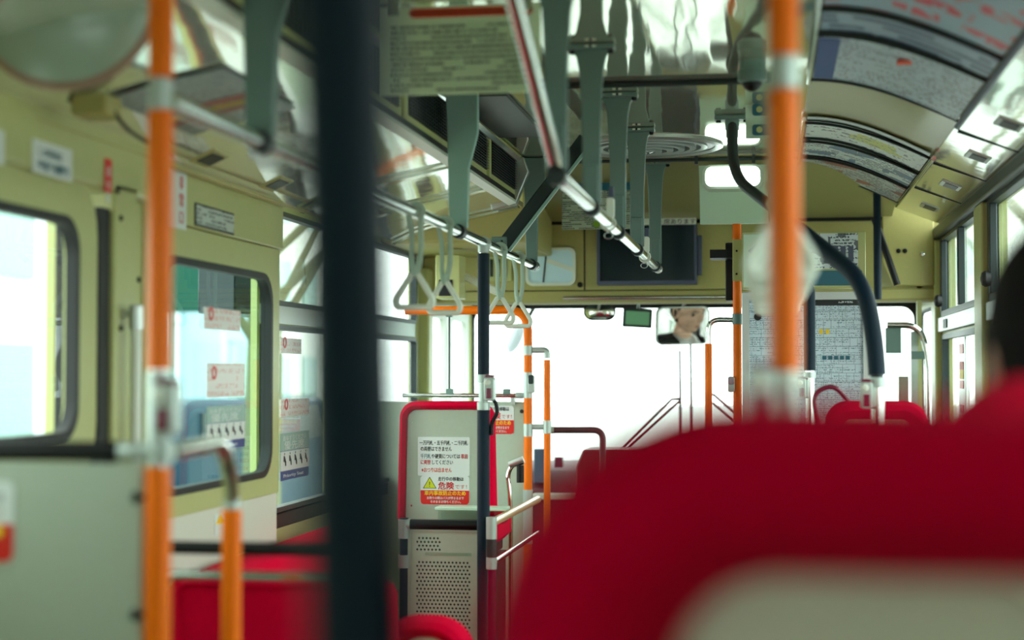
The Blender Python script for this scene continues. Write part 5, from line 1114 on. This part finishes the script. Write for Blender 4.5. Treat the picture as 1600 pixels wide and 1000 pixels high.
# posters on the left cove
t = thing('advert_sheet', 'blurred advert sheet with red and yellow stripes on the left cove beside the orange pole', 'advert', (-1.15, 3.3, CZ + .56))
m = MB(); xA, xB = -1.06, -1.30
def cz_(x):
    for (x0, z0), (x1, z1) in zip(cove, cove[1:]):
        if x1 <= x <= x0: return z0 + (z1 - z0) * (x - x0) / (x1 - x0)
    return cove[-1][1]
m.sheet(lambda u, v: (xA + (xB - xA) * u, 3.12 + .50 * v, cz_(xA + (xB - xA) * u) - .008), 8, 2, .25, .75, (0, 0, .003)); m.build('sheet', pm('poster_left', (.52, .58, .58), (.30, .36, .44), row=.03, char=70, thr=.5, seed=31), t)
for y0, mt in ((3.36, 'signred'), (3.41, 'inkyellow'), (3.46, 'pinkrim')):
    m = MB(); m.sheet(lambda u, v: (xA + (xB - xA) * u, y0 + .035 * v, cz_(xA + (xB - xA) * u) - .010), 8, 1, 1, 1, (0, 0, .001)); m.build('stripe', mat('poster_' + mt, {'signred': (.66, .38, .34), 'inkyellow': (.72, .62, .25), 'pinkrim': (.60, .42, .38)}[mt], .5), t)
# destination display box at the top by the grey hanger
q = aY(318, 30, 2.95)
t = thing('display_box', 'olive framed box with dark glossy face at the top left beside the grey hanger', 'box', (q.x, 2.95, q.z - .06))
m = MB(); m.prism([(q.x - .09, q.z + .13), (q.x - .09, q.z - .055), (q.x + .035, q.z - .0), (q.x + .055, q.z + .02), (q.x + .01, q.z + .13)], 'Y', 2.85, 3.15); m.build('case', M['cream_dull'], t, bev=.006)
m = MB(); m.prism([(q.x - .08, q.z + .035), (q.x - .08, q.z - .025), (q.x - .012, q.z - .002), (q.x - .0, q.z + .01), (q.x - .06, q.z + .05)], 'Y', 2.845, 2.852); m.build('face', M['screen'], t)
# hanging ceiling notice
Yo_ = 3.52; a = aY(596, 150, Yo_); b = aY(845, -60, Yo_)
t = thing('ceiling_notice', 'large hanging notice with a red heading bar and rows of fine print at the top', 'notice', ((a.x + b.x) / 2, Yo_, a.z))
zt_ = H - .004
m = MB(); m.sheet(lambda u, v: (a.x + (b.x - a.x) * u, Yo_ + .004 * math.sin(u * 5), a.z + (zt_ - a.z) * v), 12, 6, b.x - a.x, zt_ - a.z, (0, .002, 0)); m.build('sheet', translucent(mat('notice_paper', (.90, .95, .85), .5), .6), t)
q0 = aY(612, 146, Yo_); q1 = aY(826, 32, Yo_)
m = MB(); m.sheet(lambda u, v: (q0.x + (q1.x - q0.x) * u, Yo_ - .003 + .004 * math.sin((.07 + u * .86) * 5), q0.z + (q1.z - q0.z) * v), 12, 2, q1.x - q0.x, q1.z - q0.z, (0, .001, 0)); m.build('print', translucent(pm('notice_rows', (.90, .95, .85), (.36, .42, .36), row=.0115, char=330, thr=.45, fill=.62, seed=4)), t)
q0 = aY(640, 29, Yo_); q1 = aY(834, 8, Yo_); m = MB(); m.prism(rrect(q0.x, q1.x, q0.z, q1.z, .012), 'Y', Yo_ - .004, Yo_ - .001); m.build('red_heading', mat('heading_red', (.80, .26, .10), .45), t)
for xx in (a.x + .03, b.x - .03): m = MB(); m.box(xx - .012, xx + .012, Yo_ - .006, Yo_ + .008, zt_ - .02, H - .001); m.build('clip', M['chrome'], t)
# stickers on the panel window glass and the recessed window
def priority(label, X, pa, pb):
    a = aX(*pa, X); b = aX(*pb, X); y0, y1 = sorted((a.y, b.y)); z0, z1 = sorted((a.z, b.z)); hz = z1 - z0; wy = y1 - y0
    t = thing('priority_sticker', label, 'sticker', (X, (y0 + y1) / 2, z0))
    def blk(nm, u0, u1, v0, v1, mt, d=0.): m = MB(); m.prism(rrect(y0 + wy * u0, y0 + wy * u1, z0 + hz * v0, z0 + hz * v1, .001), 'X', X, X + .0012 + d); m.build(nm, M[mt], t)
    blk('blue_field', 0, 1, 0, 1, 'inkblue'); blk('grey_field', 0, 1, .62, 1, 'hang2', .0004); blk('white_field', 0, 1, .20, .61, 'paper2', .0004)
    text('lettering', 'おゆずりください', hz * .13, M['paper2'], t, (X + .002, y0 + wy * .06, z0 + hz * .84), '+X', width=wy * .8)
    text('lettering', '優先席', hz * .20, M['paper2'], t, (X + .002, y0 + wy * .10, z0 + hz * .66), '+X', width=wy * .7)
    text('lettering', 'Priority Seat', hz * .10, M['paper2'], t, (X + .002, y0 + wy * .08, z0 + hz * .06), '+X', width=wy * .7)
    for k in range(5):
        cy = y0 + wy * (.12 + .19 * k); zc_ = z0 + hz * .42; m = MB(); m.prism(circle(cy, z0 + hz * .56, hz * .022, 10), 'X', X + .0016, X + .0022)
        m.prism([(cy - wy * .03, zc_ - hz * .03), (cy + wy * .05, zc_ - hz * .03), (cy + wy * .05, zc_ - hz * .12), (cy + wy * .03, zc_ - hz * .12), (cy + wy * .02, zc_ - hz * .05), (cy, zc_ + hz * .10), (cy - wy * .03, zc_ + hz * .09)], 'X', X + .0016, X + .0022); m.build('seated_figure', M['ink'], t)
    return t
def pink(label, X, pa, pb, mt='paper'):
    a = aX(*pa, X); b = aX(*pb, X); y0, y1 = sorted((a.y, b.y)); z0, z1 = sorted((a.z, b.z))
    t = thing('notice_sticker', label, 'sticker', (X, (y0 + y1) / 2, z0))
    m = MB(); m.sheet(lambda u, v: (X + .0015, y0 + (y1 - y0) * u, z0 + (z1 - z0) * v), 2, 2, y1 - y0, z1 - z0, (-.001, 0, 0)); m.build('sheet', pm('pink_print_' + label[:6], (.88, .86, .83), (.84, .66, .62), row=.020, char=110, thr=.50, seed=len(label)), t)
    m = MB(); c_ = (y0 + (y1 - y0) * .18, z0 + (z1 - z0) * .72); m.ring(circle(*c_, .018, 20), circle(*c_, .011, 20), 'X', X + .0018, X + .003); m.build('red_ring', M['signred'], t); return t
XG = XP - .010
priority('blue and white priority sticker with seated figures on the panel window', XG, (322, 706), (382, 632))
pink('large pale sticker with a faint red ring above the blue sticker on the panel window', XG, (322, 622), (382, 568))
pink('wide pale sticker near the middle of the panel window', XG, (318, 514), (375, 486))
XG2 = XL + .013
priority('blue and white priority sticker on the recessed window beside the dark pillar', XG2, (438, 752), (482, 672))
pink('red ringed sticker on the recessed window above the blue one', XG2, (438, 652), (482, 622))
pink('small reddish sticker higher on the recessed window', XG2, (438, 552), (470, 530))
t, y0, y1, z0, z1 = wall_label('door_label', 'tiny yellow warning label on the panel below the window, behind the short orange pole', (335, 838), (350, 800), XP - .0052, M['paper2'], cat='sticker')
m = MB(); m.prism([(y0 + .004, z0 + .03), (y1 - .004, z0 + .03), ((y0 + y1) / 2, z1 - .004)], 'X', XP - .0037, XP - .0025); m.build('yellow_triangle', M['inkyellow'], t)
# silver grip by the middle door
a = aX(199, 482, XP + .04)
t = thing('door_grip', 'upright silver grip bar on the cream post left of the orange pole', 'grip', (XP + .05, a.y, 1.2))
yy = a.y; m = MB(); m.tube([(XP + .06, yy, 1.0), (XP + .06, yy, a.z)], .012, 16); m.build('bar', M['white'], t)
m = MB(); m.lathe((XP + .06, yy, a.z - .045), (0, 0, 1), [(.0155, 0), (.0155, .05), (.012, .053)], 16); m.box(XP + .0, XP + .06, yy - .008, yy + .008, a.z - .02, a.z - .004); m.build('top_socket', M['alu'], t)
m = MB(); m.box(XP + .0, XP + .06, yy - .008, yy + .008, 1.0, 1.016); m.build('lower_bracket', M['alu'], t)
for k, (px_, py_, X_) in enumerate(((183, 298, XP + .031), (188, 341, XP + .03), (216, 437, XP + .021), (188, 513, XP + .03))):
    q = aX(px_, py_, X_); m = MB(); m.lathe(q, (1, 0, 0), [(.007, 0), (.006, .004), (.002, .006)], 12); o = m.build('screw_cap', M['black']); tag(o, ['dark screw cap at the lower right corner of the cream header', 'dark screw cap at the top of the cream door post', 'dark screw cap right beside the left orange pole, mid height', 'dark screw cap next to the silver grip'][k], 'screw cap')
# dark box behind the panel window glass
a = aX(358, 484, -1.62); b = aX(420, 425, -1.62)
t = thing('outside_display', 'dark box seen through the top of the panel window', 'box', (-1.7, (a.y + b.y) / 2, a.z))
m = MB(); m.box(-1.72, -1.60, a.y, b.y, a.z - .01, b.z + .03); m.build('case', M['screen'], t, bev=.006)
m = MB(); m.box(-1.72, -1.545, (a.y + b.y) / 2 - .05, (a.y + b.y) / 2 + .05, b.z + .02, 1.84); m.build('mount', M['black'], t)

# ================================================================== PEOPLE
def head(parent, c, yaw, hair_len=0., s=1.0, pitch=0., thick=.085):
    """head of radius-function sphere; faces +Y before rotation"""
    R_ = Matrix.Rotation(yaw, 3, 'Z') @ Matrix.Rotation(pitch, 3, 'X'); c = Vector(c)
    nu, nv = 48, 36; m = MB(); vs = []; 
    def g(x, s_): return math.exp(-(x / s_) ** 2)
    def surf(lon, lat, off=0.):
        dx = math.sin(lon) * math.cos(lat); dy = math.cos(lon) * math.cos(lat); dz = math.sin(lat)
        x = dx * .076; y = dy * .094; z = dz * .115
        if z < 0: k = 1 + z * 2.6; x *= max(.55, k); y = y * (1 + z * 1.2) + (.012 if dy > 0 else .0) * min(1, -z * 12)
        if dy > 0:
            y += .024 * g(x, .011) * g(z + .020, .016) + .012 * g(x, .009) * g(z - .0, .022)     # nose
            y += .006 * g(z - .022, .010) * g(abs(x) - .03, .022)                                 # brow
            y -= .009 * g(abs(x) - .031, .014) * g(z - .004, .010)                                # eye sockets
            y += .006 * g(x, .022) * g(z + .052, .007) ; y += .006 * g(x, .022) * g(z + .064, .006); y -= .005 * g(x, .02) * g(z + .058, .003)
            y += .010 * g(x, .022) * g(z + .092, .016)                                            # chin
            y += .005 * g(abs(x) - .042, .016) * g(z + .02, .018)
        p = Vector((x, y, z)); return c + R_ @ (p * s * (1 + off))
    for j in range(nv + 1):
        lat = -PI / 2 + PI * j / nv
        for i in range(nu): vs.append(surf(2 * PI * i / nu, lat))
    fs = [(j * nu + i, j * nu + (i + 1) % nu, (j + 1) * nu + (i + 1) % nu, (j + 1) * nu + i) for j in range(nv) for i in range(nu)]
    m._add(vs, fs); hd = m.build('head', M['skin'], parent)
    m = MB(); vs = []                                                                            # hair cap
    nj = 22
    for j in range(nj + 1):
        for i in range(nu):
            lon = 2 * PI * i / nu; front = max(0, math.cos(lon)); side = abs(math.sin(lon))
            lo = -.55 - hair_len * 4 + front ** .6 * (1.12 + hair_len * 4) + (.25 if front > .05 else 0) * side
            lat = max(lo, -PI / 2) + (PI / 2 - max(lo, -PI / 2)) * j / nj
            vs.append(surf(lon, lat, .015 + thick * min(1, j / 3) + .012 * math.sin(lon * 9 + j)))
    fs = [(j * nu + i, j * nu + (i + 1) % nu, (j + 1) * nu + (i + 1) % nu, (j + 1) * nu + i) for j in range(nj) for i in range(nu)]
    m._add(vs, fs); m.build('hair', M['hair'], parent)
    for sx in (-1, 1):
        m = MB(); p = c + R_ @ Vector((sx * .031, .083, .004)) * s; m.lathe(p - R_ @ Vector((0, .006, 0)), R_ @ Vector((0, 1, 0)), [(.002, -.004), (.011, 0), (.009, .004), (.003, .0065)], 14); m.build('eye', M['eye'], parent)
        m = MB(); p0 = c + R_ @ Vector((sx * .016, .096, .022)) * s; p1 = c + R_ @ Vector((sx * .032, .094, .027)) * s; p2_ = c + R_ @ Vector((sx * .047, .083, .022)) * s; m.tube([p0, p1, p2_], [.002, .003, .0015], 8); m.build('eyebrow', M['hair'], parent)
        m = MB(); pts = [c + R_ @ Vector((sx * (.074 + .010 * math.sin(k / 11 * PI)), -.004 + .016 * math.cos(k / 11 * 2 * PI) * .8, -.006 + .030 * math.sin(k / 11 * 2 * PI))) * s for k in range(12)]; m.tube(pts, .0055, 8, closed=True); m.lathe(c + R_ @ Vector((sx * .070, -.004, -.006)) * s, R_ @ Vector((sx, 0, 0)), [(.022, 0), (.018, .008), (.004, .007)], 14); m.build('ear', M['skin'], parent)
    m = MB(); m.tube([c + R_ @ Vector((x, .094 - abs(x) * .5 + .004, -.058)) * s for x in (-.022, -.008, 0, .008, .022)], [.002, .0045, .004, .0045, .002], 8); m.build('lips', M['lip'], parent)
    return hd
def skin_mesh(name, pts, edges, rad, mt, parent, sub=2):
    org = Vector((0, 0, 0)); q = parent
    while q: org += q.location; q = q.parent
    me = bpy.data.meshes.new(name); me.from_pydata([tuple(Vector(p) - org) for p in pts], edges, [])
    o = bpy.data.objects.new(name, me); C.objects.link(o); o.parent = parent
    sk = o.modifiers.new('skin', 'SKIN'); sk.use_smooth_shade = True
    if not me.skin_vertices: me.skin_vertices.new(name='')
    for i, r in enumerate(rad): me.skin_vertices[0].data[i].radius = (r, r) if not isinstance(r, tuple) else r
    me.skin_vertices[0].data[0].use_root = True
    sb = o.modifiers.new('sub', 'SUBSURF'); sb.levels = sub; sb.render_levels = sub
    me.materials.append(mt); return o
def person(label, hc, zseat, zfl, clothes, hands, yaw=0., hair_len=0., tie=False, pitch=0.):
    x, y, z = hc; t = thing('person', label, 'person', (x, y, zfl))
    head(t, hc, yaw, hair_len, 1.0, pitch, .085 if hair_len < .3 else .17)
    sh = z - .23; hz = zseat + .09; hy = y - .06
    pts = [(x, hy, hz), (x, hy, hz + .14), (x, y - .045, hz + .28), (x, y - .04, sh - .03), (x, y - .03, sh + .025),
           (x - .10, y - .04, sh), (x - .19, y - .03, sh - .035), (x + .10, y - .04, sh), (x + .19, y - .03, sh - .035)]
    ed = [(0, 1), (1, 2), (2, 3), (3, 4), (3, 5), (5, 6), (3, 7), (7, 8)]
    rd = [(.155, .11), (.145, .105), (.155, .11), (.13, .10), .065, .085, .062, .085, .062]
    k = len(pts)
    for s_, hnd in ((-1, hands[0]), (1, hands[1])):
        hnd = Vector(hnd); shd = Vector((x + s_ * .19, y - .03, sh - .035)); el = (shd + hnd) / 2 + Vector((s_ * .06, -.03, -.11))
        pts += [tuple(el), tuple(hnd - (hnd - el).normalized() * .06)]; ed += [((6 if s_ < 0 else 8), k), (k, k + 1)]; rd += [.046, .032]; k += 2
        kn = (x + s_ * .12, hy + .42, zseat + .10); an = (x + s_ * .12, hy + .50, zfl + .10)
        pts += [(x + s_ * .10, hy + .10, hz), kn, an]; ed += [(0, k), (k, k + 1), (k + 1, k + 2)]; rd += [.085, .062, .042]; k += 3
        m = MB(); m.layers([[Vector((an[0] + a_, an[1] + .06 + b_, zfl + zz)) for a_, b_ in circle(0, 0, .044 * q_, 18, ry=.13 * q_)] for zz, q_ in ((0.002, .95), (.02, 1), (.05, .85), (.075, .5))]); m.build('shoe', M['rubber'], t)
    skin_mesh('clothing', pts, ed, rd, clothes, t)
    skin_mesh('neck', [(x, y - .03, sh), (x, y - .022, z - .13), (x, y - .012, z - .06)], [(0, 1), (1, 2)], [.056, .050, .048], M['skin'], t)
    for s_, hnd in ((-1, hands[0]), (1, hands[1])):                       # hands: palm, four fingers, thumb
        hnd = Vector(hnd); el = (Vector((x + s_ * .19, y - .03, sh - .035)) + hnd) / 2 + Vector((s_ * .06, -.03, -.11)); d = (hnd - el).normalized()
        ln_ = Vector((0, 0, 1)) if abs(d.z) < .8 else Vector((0, 1, 0)); sd = d.cross(ln_).normalized() * -s_; up = sd.cross(d).normalized() * s_
        P0 = hnd - d * .07; pts2 = [tuple(P0), tuple(hnd - d * .035), tuple(hnd)]; e2 = [(0, 1), (1, 2)]; r2 = [(.024, .018), (.032, .016), (.034, .013)]; kk = 3
        for f, (of, lf) in enumerate(((-.027, .060), (-.009, .070), (.009, .066), (.026, .052))):
            b0 = hnd + sd * of + d * .02; c1_ = b0 + d * lf * .45 - up * .006; c2_ = c1_ + (d * .6 - up * .8).normalized() * lf * .35; c3_ = c2_ + (-up - d * .3).normalized() * lf * .25
            pts2 += [tuple(b0), tuple(c1_), tuple(c2_), tuple(c3_)]; e2 += [(2, kk), (kk, kk + 1), (kk + 1, kk + 2), (kk + 2, kk + 3)]; r2 += [.0095, .0088, .0082, .007]; kk += 4
        tb = hnd - d * .03 - sd * .03; pts2 += [tuple(tb), tuple(tb - sd * .022 + d * .022 - up * .008), tuple(tb - sd * .026 + d * .046 - up * .018)]; e2 += [(1, kk), (kk, kk + 1), (kk + 1, kk + 2)]; r2 += [.011, .010, .008]
        skin_mesh('hand', pts2, e2, r2, M['skin'], t)
    if tie:
        R_ = Matrix.Rotation(yaw, 3, 'Z')
        m = MB(); cc_ = Vector((x, y, sh))
        m._add([tuple(cc_ + Vector(v)) for v in ((-.065, .055, .065), (0, .082, -.19), (.065, .055, .065), (-.05, .02, .09), (.05, .02, .09), (0, .03, -.19))], [(0, 1, 2), (3, 5, 4), (0, 2, 4, 3), (0, 3, 5, 1), (1, 5, 4, 2)]); m.build('shirt_front', M['shirt'], t, smooth=False)
        for s_ in (-1, 1): m = MB(); m._add([tuple(cc_ + Vector(v)) for v in ((s_ * .005, .082, .035), (s_ * .055, .070, .015), (s_ * .062, .03, .085), (s_ * .055, -.03, .10), (s_ * .02, .055, .085), (s_ * .005, .086, .045))], [(0, 1, 2, 4, 5), (2, 3, 4)]); o = m.build('collar', M['shirt'], t); md = o.modifiers.new('th', 'SOLIDIFY'); md.thickness = .004
        m = MB(); m._add([tuple(cc_ + Vector(v)) for v in ((-.014, .086, .045), (.014, .086, .045), (.010, .089, .018), (.024, .098, -.15), (0, .100, -.18), (-.024, .098, -.15), (-.010, .089, .018))], [(0, 1, 2, 6), (6, 2, 3, 4, 5)]); o = m.build('tie', M['tie'], t); md = o.modifiers.new('th', 'SOLIDIFY'); md.thickness = .006
        for s_ in (-1, 1): m = MB(); m._add([tuple(cc_ + Vector(v)) for v in ((s_ * .07, .055, .055), (s_ * .11, .070, -.02), (s_ * .085, .080, -.04), (s_ * .02, .100, -.22), (s_ * .0, .090, -.20))], [(0, 1, 2, 3, 4)]); o = m.build('lapel', M['suit'], t); md = o.modifiers.new('th', 'SOLIDIFY'); md.thickness = .006
    return t
WH = Vector((.22, 7.42, 1.08))
person('driver in a dark suit, white collar and silver tie, seen in the big mirror', HEAD, .86, .22, M['suit'], [(.02, 7.33, 1.12), (.42, 7.33, 1.12)], yaw=.0, tie=True)
seat('driver seat hidden behind the route map board', -.03, .47, 6.60, 1.16, .84, .22, rt=.08, rim=.05)
t = thing('steering_wheel', 'steering wheel in front of the driver behind the map board', 'steering wheel', (WH.x, WH.y, .22))
m = MB(); n_ = Vector((0, -.45, 1)).normalized(); u_ = Vector((1, 0, 0)); v_ = n_.cross(u_)
m.tube([WH + (u_ * math.cos(k / 36 * 2 * PI) + v_ * math.sin(k / 36 * 2 * PI)) * .215 for k in range(36)], .013, 10, closed=True); m.build('rim', M['rubber'], t)
m = MB()
for k in (0, 1, 2): a_ = k * 2 * PI / 3 + PI / 2; m.tube([WH, WH + (u_ * math.cos(a_) + v_ * math.sin(a_)) * .21], .009, 8)
m.lathe(WH, n_, [(.045, -.02), (.045, .01), (.03, .02)], 20); m.build('spokes', M['black'], t)
m = MB(); m.tube([WH, (WH.x, WH.y + .2, .22)], .03, 12); m.build('column', M['black'], t)
m = MB(); m.box(-.12, XR - .0, 6.5, 7.75, .0, .22); struct(m.build('floor', M['floor']))
hx = aY(1560, 500, 1.62).x + .084
person('dark haired passenger at the right edge, mostly out of the frame', (hx + .004, 1.72, zat(1600, 535, 1.65)), .80, .36, M['coatd'], [(hx - .10, 2.0, .98), (hx + .10, 2.0, .98)], yaw=.1, hair_len=.5)

# ================================================================== OUTSIDE
m = MB(); m.box(-60, 40, -30, 90, -.60, -.40); o = m.build('street', M['asphalt']); struct(o)
def building(label, x0, x1, y0, y1, h, mt, wins=(4, 3), face='X'):
    t = thing('building', label, 'building', ((x0 + x1) / 2, (y0 + y1) / 2, -.4)); m = MB(); m.box(x0, x1, y0, y1, -.4, h); m.build('wall', mt, t)
    m = MB(); m.box(x0 - .1, x1 + .1, y0 - .1, y1 + .1, h, h + .25); m.build('roof', M['hang'], t)
    nx_, nz_ = wins
    for i in range(nx_):
        for k in range(nz_):
            if face == 'X': ya = y0 + (y1 - y0) * (i + .25) / nx_; yb = y0 + (y1 - y0) * (i + .75) / nx_; m = MB(); z_ = .6 + (h - 1) * k / nz_; m.box(x1 - .02, x1 + .05, ya, yb, z_, z_ + (h - 1) / nz_ * .6); m.build('window', M['hang2'], t)
            elif face == '-X': ya = y0 + (y1 - y0) * (i + .25) / nx_; yb = y0 + (y1 - y0) * (i + .75) / nx_; m = MB(); z_ = .6 + (h - 1) * k / nz_; m.box(x0 - .05, x0 + .02, ya, yb, z_, z_ + (h - 1) / nz_ * .6); m.build('window', M['hang2'], t)
    return t
bw = mat('white_render', (.94, .96, .97), .8); bc = mat('cream_render', (.90, .90, .86), .8); bb = mat('pale_blue_render', (.76, .86, .92), .8)
building('pale white building seen through the near left door glass', -14, -9, 13, 24.5, 9, bw, (5, 4))
building('pale blue building edge beyond the near left door glass', -12, -8.5, 25, 28, 10, bb, (2, 4))
building('cream shop building beyond the panel window', -16, -10, 30, 41, 7, bc, (5, 3))
building('pale building seen through the right windows', 7, 12, 24, 44, 8, bw, (7, 3), '-X')
building('cream house farther along outside the right windows', 6.5, 10, 50, 62, 7, bc, (5, 3), '-X')
def tree(label, x, y, h, s=1.):
    t = thing('street_tree', label, 'tree', (x, y, -.4)); rnd = random.Random(int(x * 7 + y)); m = MB()
    m.tube([(x, y, -.4), (x + .05, y, h * .35), (x - .04, y, h * .7), (x + .02, y, h)], [.16 * s, .13 * s, .09 * s, .03 * s], 10); m.build('trunk', mat('pale_bark', (.40, .42, .30), .9, bump=.4, bscale=12), t)
    m = MB()
    for k in range(26):
        z = h * (.25 + .7 * rnd.random()); a_ = rnd.random() * 2 * PI; L_ = (h - z) * .5 + .5
        p = Vector((x, y, z)); q = p + Vector((math.cos(a_), math.sin(a_), .9)) * L_ * .6; r_ = q + Vector((math.cos(a_ + .5), math.sin(a_ + .5), 1.2)) * L_ * .35; m.tube([p, q, r_], [.04 * s, .022 * s, .008 * s], 6)
    m.build('branches', mat('bare_branches', (.42, .42, .30), .9), t)
tree('bare pale street tree seen through the panel window', -3.75, 11.9, 5)
tree('bare street tree outside the right windows', 4.2, 22, 6)
# parked blue van and dark green hoarding beyond the left windows
t = thing('parked_van', 'teal van parked beyond the panel window, seen low in the glass', 'van', (-5.45, 16.5, -.4))
vm = mat('teal_paint', (.0, .20, .28), .5, spec=.25)
m = MB(); m.prism([(13.5, -.05), (19.5, -.05), (19.5, .7), (18.8, .9), (18.0, 1.18), (13.7, 1.18), (13.5, 1.0)], 'X', -6.0, -4.9); m.build('body', vm, t, bev=.08)
m = MB(); m.prism([(13.9, .74), (18.0, .74), (17.7, 1.1), (13.9, 1.1)], 'X', -4.9, -4.88); m.build('side_glass', M['screen'], t)
for yy in (14.5, 18.5):
    m = MB(); m.lathe((-5.06, yy, -.08), (1, 0, 0), [(.30, 0), (.32, .03), (.32, .17), (.28, .2)], 28); wl = m.build('wheel', M['rubber'], t); m = MB(); m.lathe((-4.87, yy, -.08), (1, 0, 0), [(.17, 0), (.15, .02), (.02, .02)], 20); m.build('hub', M['alu'], wl)
t = thing('sign_board', 'deep green board on a post seen in the upper left of the panel window', 'sign board', (-6.9, 18.5, -.4))
m = MB(); m.box(-7.35, -6.5, 18.4, 18.6, 2.15, 3.6); m.build('board', mat('deep_green_board', (.01, .30, .24), .7), t)
m = MB(); m.tube([(-6.9, 18.5, -.4), (-6.9, 18.5, 2.2)], .05, 10); m.build('post', M['hang'], t)

# ---- small fittings
for k, (y, l) in enumerate(((4.45, 'small white clip with a dark tag on the centre rail between two hangers'), (5.75, 'small white clip on the centre rail in front of the big screen'))):
    t = thing('rail_clip', l, 'clip', (XC, y, ZR)); xx = XC + .018
    m = MB(); m.tube([(XC + .0185 * math.cos(a_ / 12 * 2 * PI), y, ZR + .0185 * math.sin(a_ / 12 * 2 * PI)) for a_ in range(12)], .003, 8, closed=True); m.build('ring', M['white'], t)
    m = MB(); m.prism(rrect(XC - .006, XC + .016, ZR + .014, ZR + .07, .008), 'Y', y - .008, y + .008); m.build('peg', M['white'], t, bev=.002)
    m = MB(); m.prism(rrect(XC + .000, XC + .014, ZR + .06, ZR + .10, .004), 'Y', y - .006, y + .006); m.build('dark_tag', M['bezel'], t)
    m = MB(); m.tube([(XC - .01 + .012 * math.cos(a_ / 10 * 2 * PI), y + .1, ZR - .024 + .009 * math.sin(a_ / 10 * 2 * PI)) for a_ in range(10)], .0015, 6, closed=True); m.tube([(XC - .01, y, ZR - .016), (XC - .01, y + .1, ZR - .016)], .0015, 6); m.build('wire_loop', M['alu'], t)
t = thing('door_engine_cover', 'small beige fixture with a dark opening above the orange hoop by the front door', 'fixture', (-1.3, 6.6, 1.8))
a = aY(684, 475, 6.6); b = aY(722, 438, 6.6)
m = MB(); m.box(a.x, b.x, 6.55, 6.68, a.z + .02, b.z + .1); m.build('case', M['cream'], t, bev=.004)
m = MB(); m.box(a.x + .015, b.x - .03, 6.545, 6.55, a.z + .03, b.z); m.build('opening', M['black'], t)
t = thing('door_lamp', 'slanting white lamp cover under the ceiling beside the navy pole', 'lamp', (-1.2, 6.7, 1.85))
a = aY(712, 432, 6.7); b = aY(778, 462, 6.7); m = MB(); m.obox((a + b) / 2 + Vector((0, 0, .015)), ((b - a).length, .08, .03), Matrix.Rotation(math.atan2(a.z - b.z, b.x - a.x), 3, 'Y')); m.build('cover', M['white'], t, bev=.006)
t = thing('wall_vent', 'cream cover plate with three slots on the front wall left of the inspection mirror', 'vent', (-1.2, YF - .01, 1.9))
a = aY(762, 440, YF); b = aY(800, 398, YF); m = MB(); m.box(a.x, b.x, YF - .012, YF - .001, a.z, b.z); m.build('plate', M['cream'], t, bev=.003)
for k in range(3): m = MB(); m.box(a.x + .012 + k * .03, a.x + .026 + k * .03, YF - .015, YF - .012, a.z + .02, b.z - .02); m.build('slot', M['darkgrey'], t)
m = MB(); m.box(XL + .02, XR - .02, YW + .0, YW + .12, -.4, .96); struct(m.build('wall_front', M['white'], bev=.02))      # outer nose of the bus that carries the wipers
